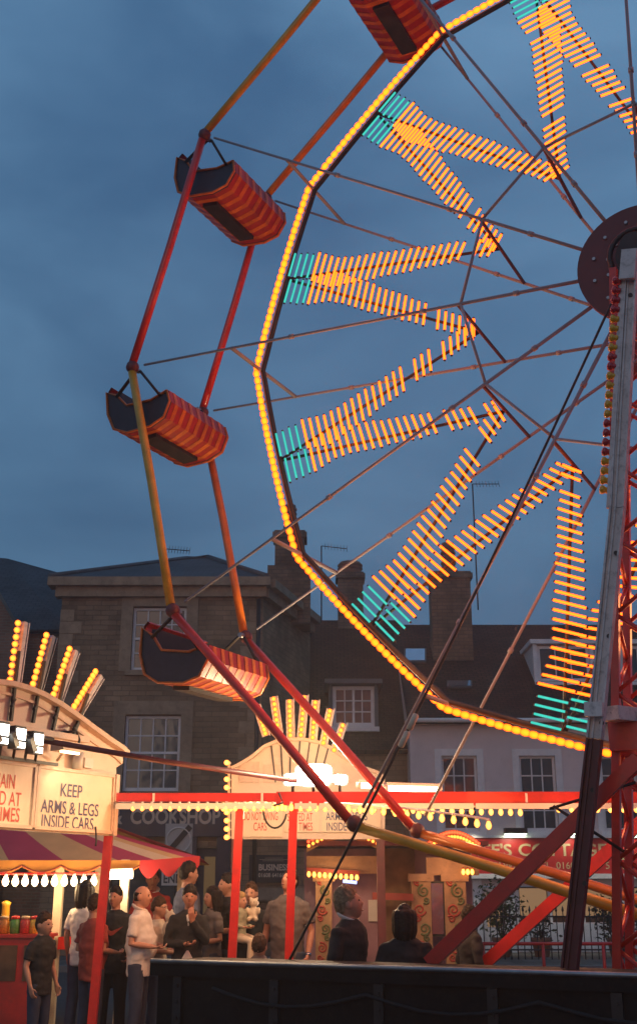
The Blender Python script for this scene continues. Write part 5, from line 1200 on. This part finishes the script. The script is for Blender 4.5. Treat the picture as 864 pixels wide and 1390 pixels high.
lamp('POINT', U(432, 1036, DF), 300, WARM, .14)                              # the floodlight cluster
for px in (7, 30, 54): c = L(px, 1004, .45); lamp('SPOT', c, 24, (1, .70, .38), .08, aim=c + en * .2 - ZV * 2, spot=150)
c = L(92, 1022, .32); lamp('SPOT', c, 9, (1, .74, .42), .05, aim=L(95, 1100, 0), spot=95)
lamp('POINT', V(U(165, 1196, DS - .2)), 16, (1, .72, .42), .1)

for px in (195, 275, 350, 470, 555, 640, 790): lamp('POINT', U(px, 1116, DF - .75), 17, (1, .44, .16), .12)          # the festoon bulbs' light
for px, py in ((350, 1098),): lamp('POINT', U(px, py, DF + 1.0), 14, (1, .48, .18), .12)
for r_, a_ in ((3.2, 222), (3.4, 246), (3.2, 265), (3.2, 195), (4.3, 232), (4.3, 258), (3., 165)): lamp('POINT', wp(r_, a_, -.45), 24, (1, .30, .09), .3)   # the wheel's lamps
for px in (20, 90): lamp('POINT', U(px, 1203, DS - .2), 12, (1, .62, .3), .1)                                         # bulbs under the canopy
for px in (345, 425): lamp('POINT', U(px, 1000, DH - .5), 7, (1, .4, .12), .1)                                       # fan of bulb bars
lamp('POINT', U(450, 1190, DO - .4), 9, (1, .5, .2), .1); lamp('POINT', U(612, 1180, DO - .4), 6, (1, .4, .15), .1)
for px in (640, 697, 776, 855): q = U(px, 1131, D4 - .75); lamp('SPOT', q, 22, (1, .92, .7), .06, aim=(q.x, D4 - .1, fz0 - .2), spot=130)   # sign downlights
hz = MB(); hz.box((-320, -220, -1), (320, 420, 15.5)); hm = bpy.data.materials.new('haze air'); hm.use_nodes = True; hn = hm.node_tree; hn.nodes.clear()
ho = hn.nodes.new('ShaderNodeOutputMaterial'); hv = hn.nodes.new('ShaderNodeVolumePrincipled'); hv.inputs['Color'].default_value = (.9, .9, .92, 1); hv.inputs['Density'].default_value = .0026; hv.inputs['Anisotropy'].default_value = .6
hn.links.new(hv.outputs[0], ho.inputs['Volume']); hz.build('haze', hm, origin=(0, 0, -1), kind='stuff')
# ------------------------------------------------------------------ output
vs_ = scn.view_settings; vs_.view_transform = 'Standard'; vs_.look = 'None'; vs_.exposure = 0; vs_.gamma = 1; vs_.use_curve_mapping = False
scn.cycles.use_denoising = True; scn.cycles.max_bounces = 6; scn.cycles.diffuse_bounces = 3; scn.cycles.sample_clamp_indirect = 4
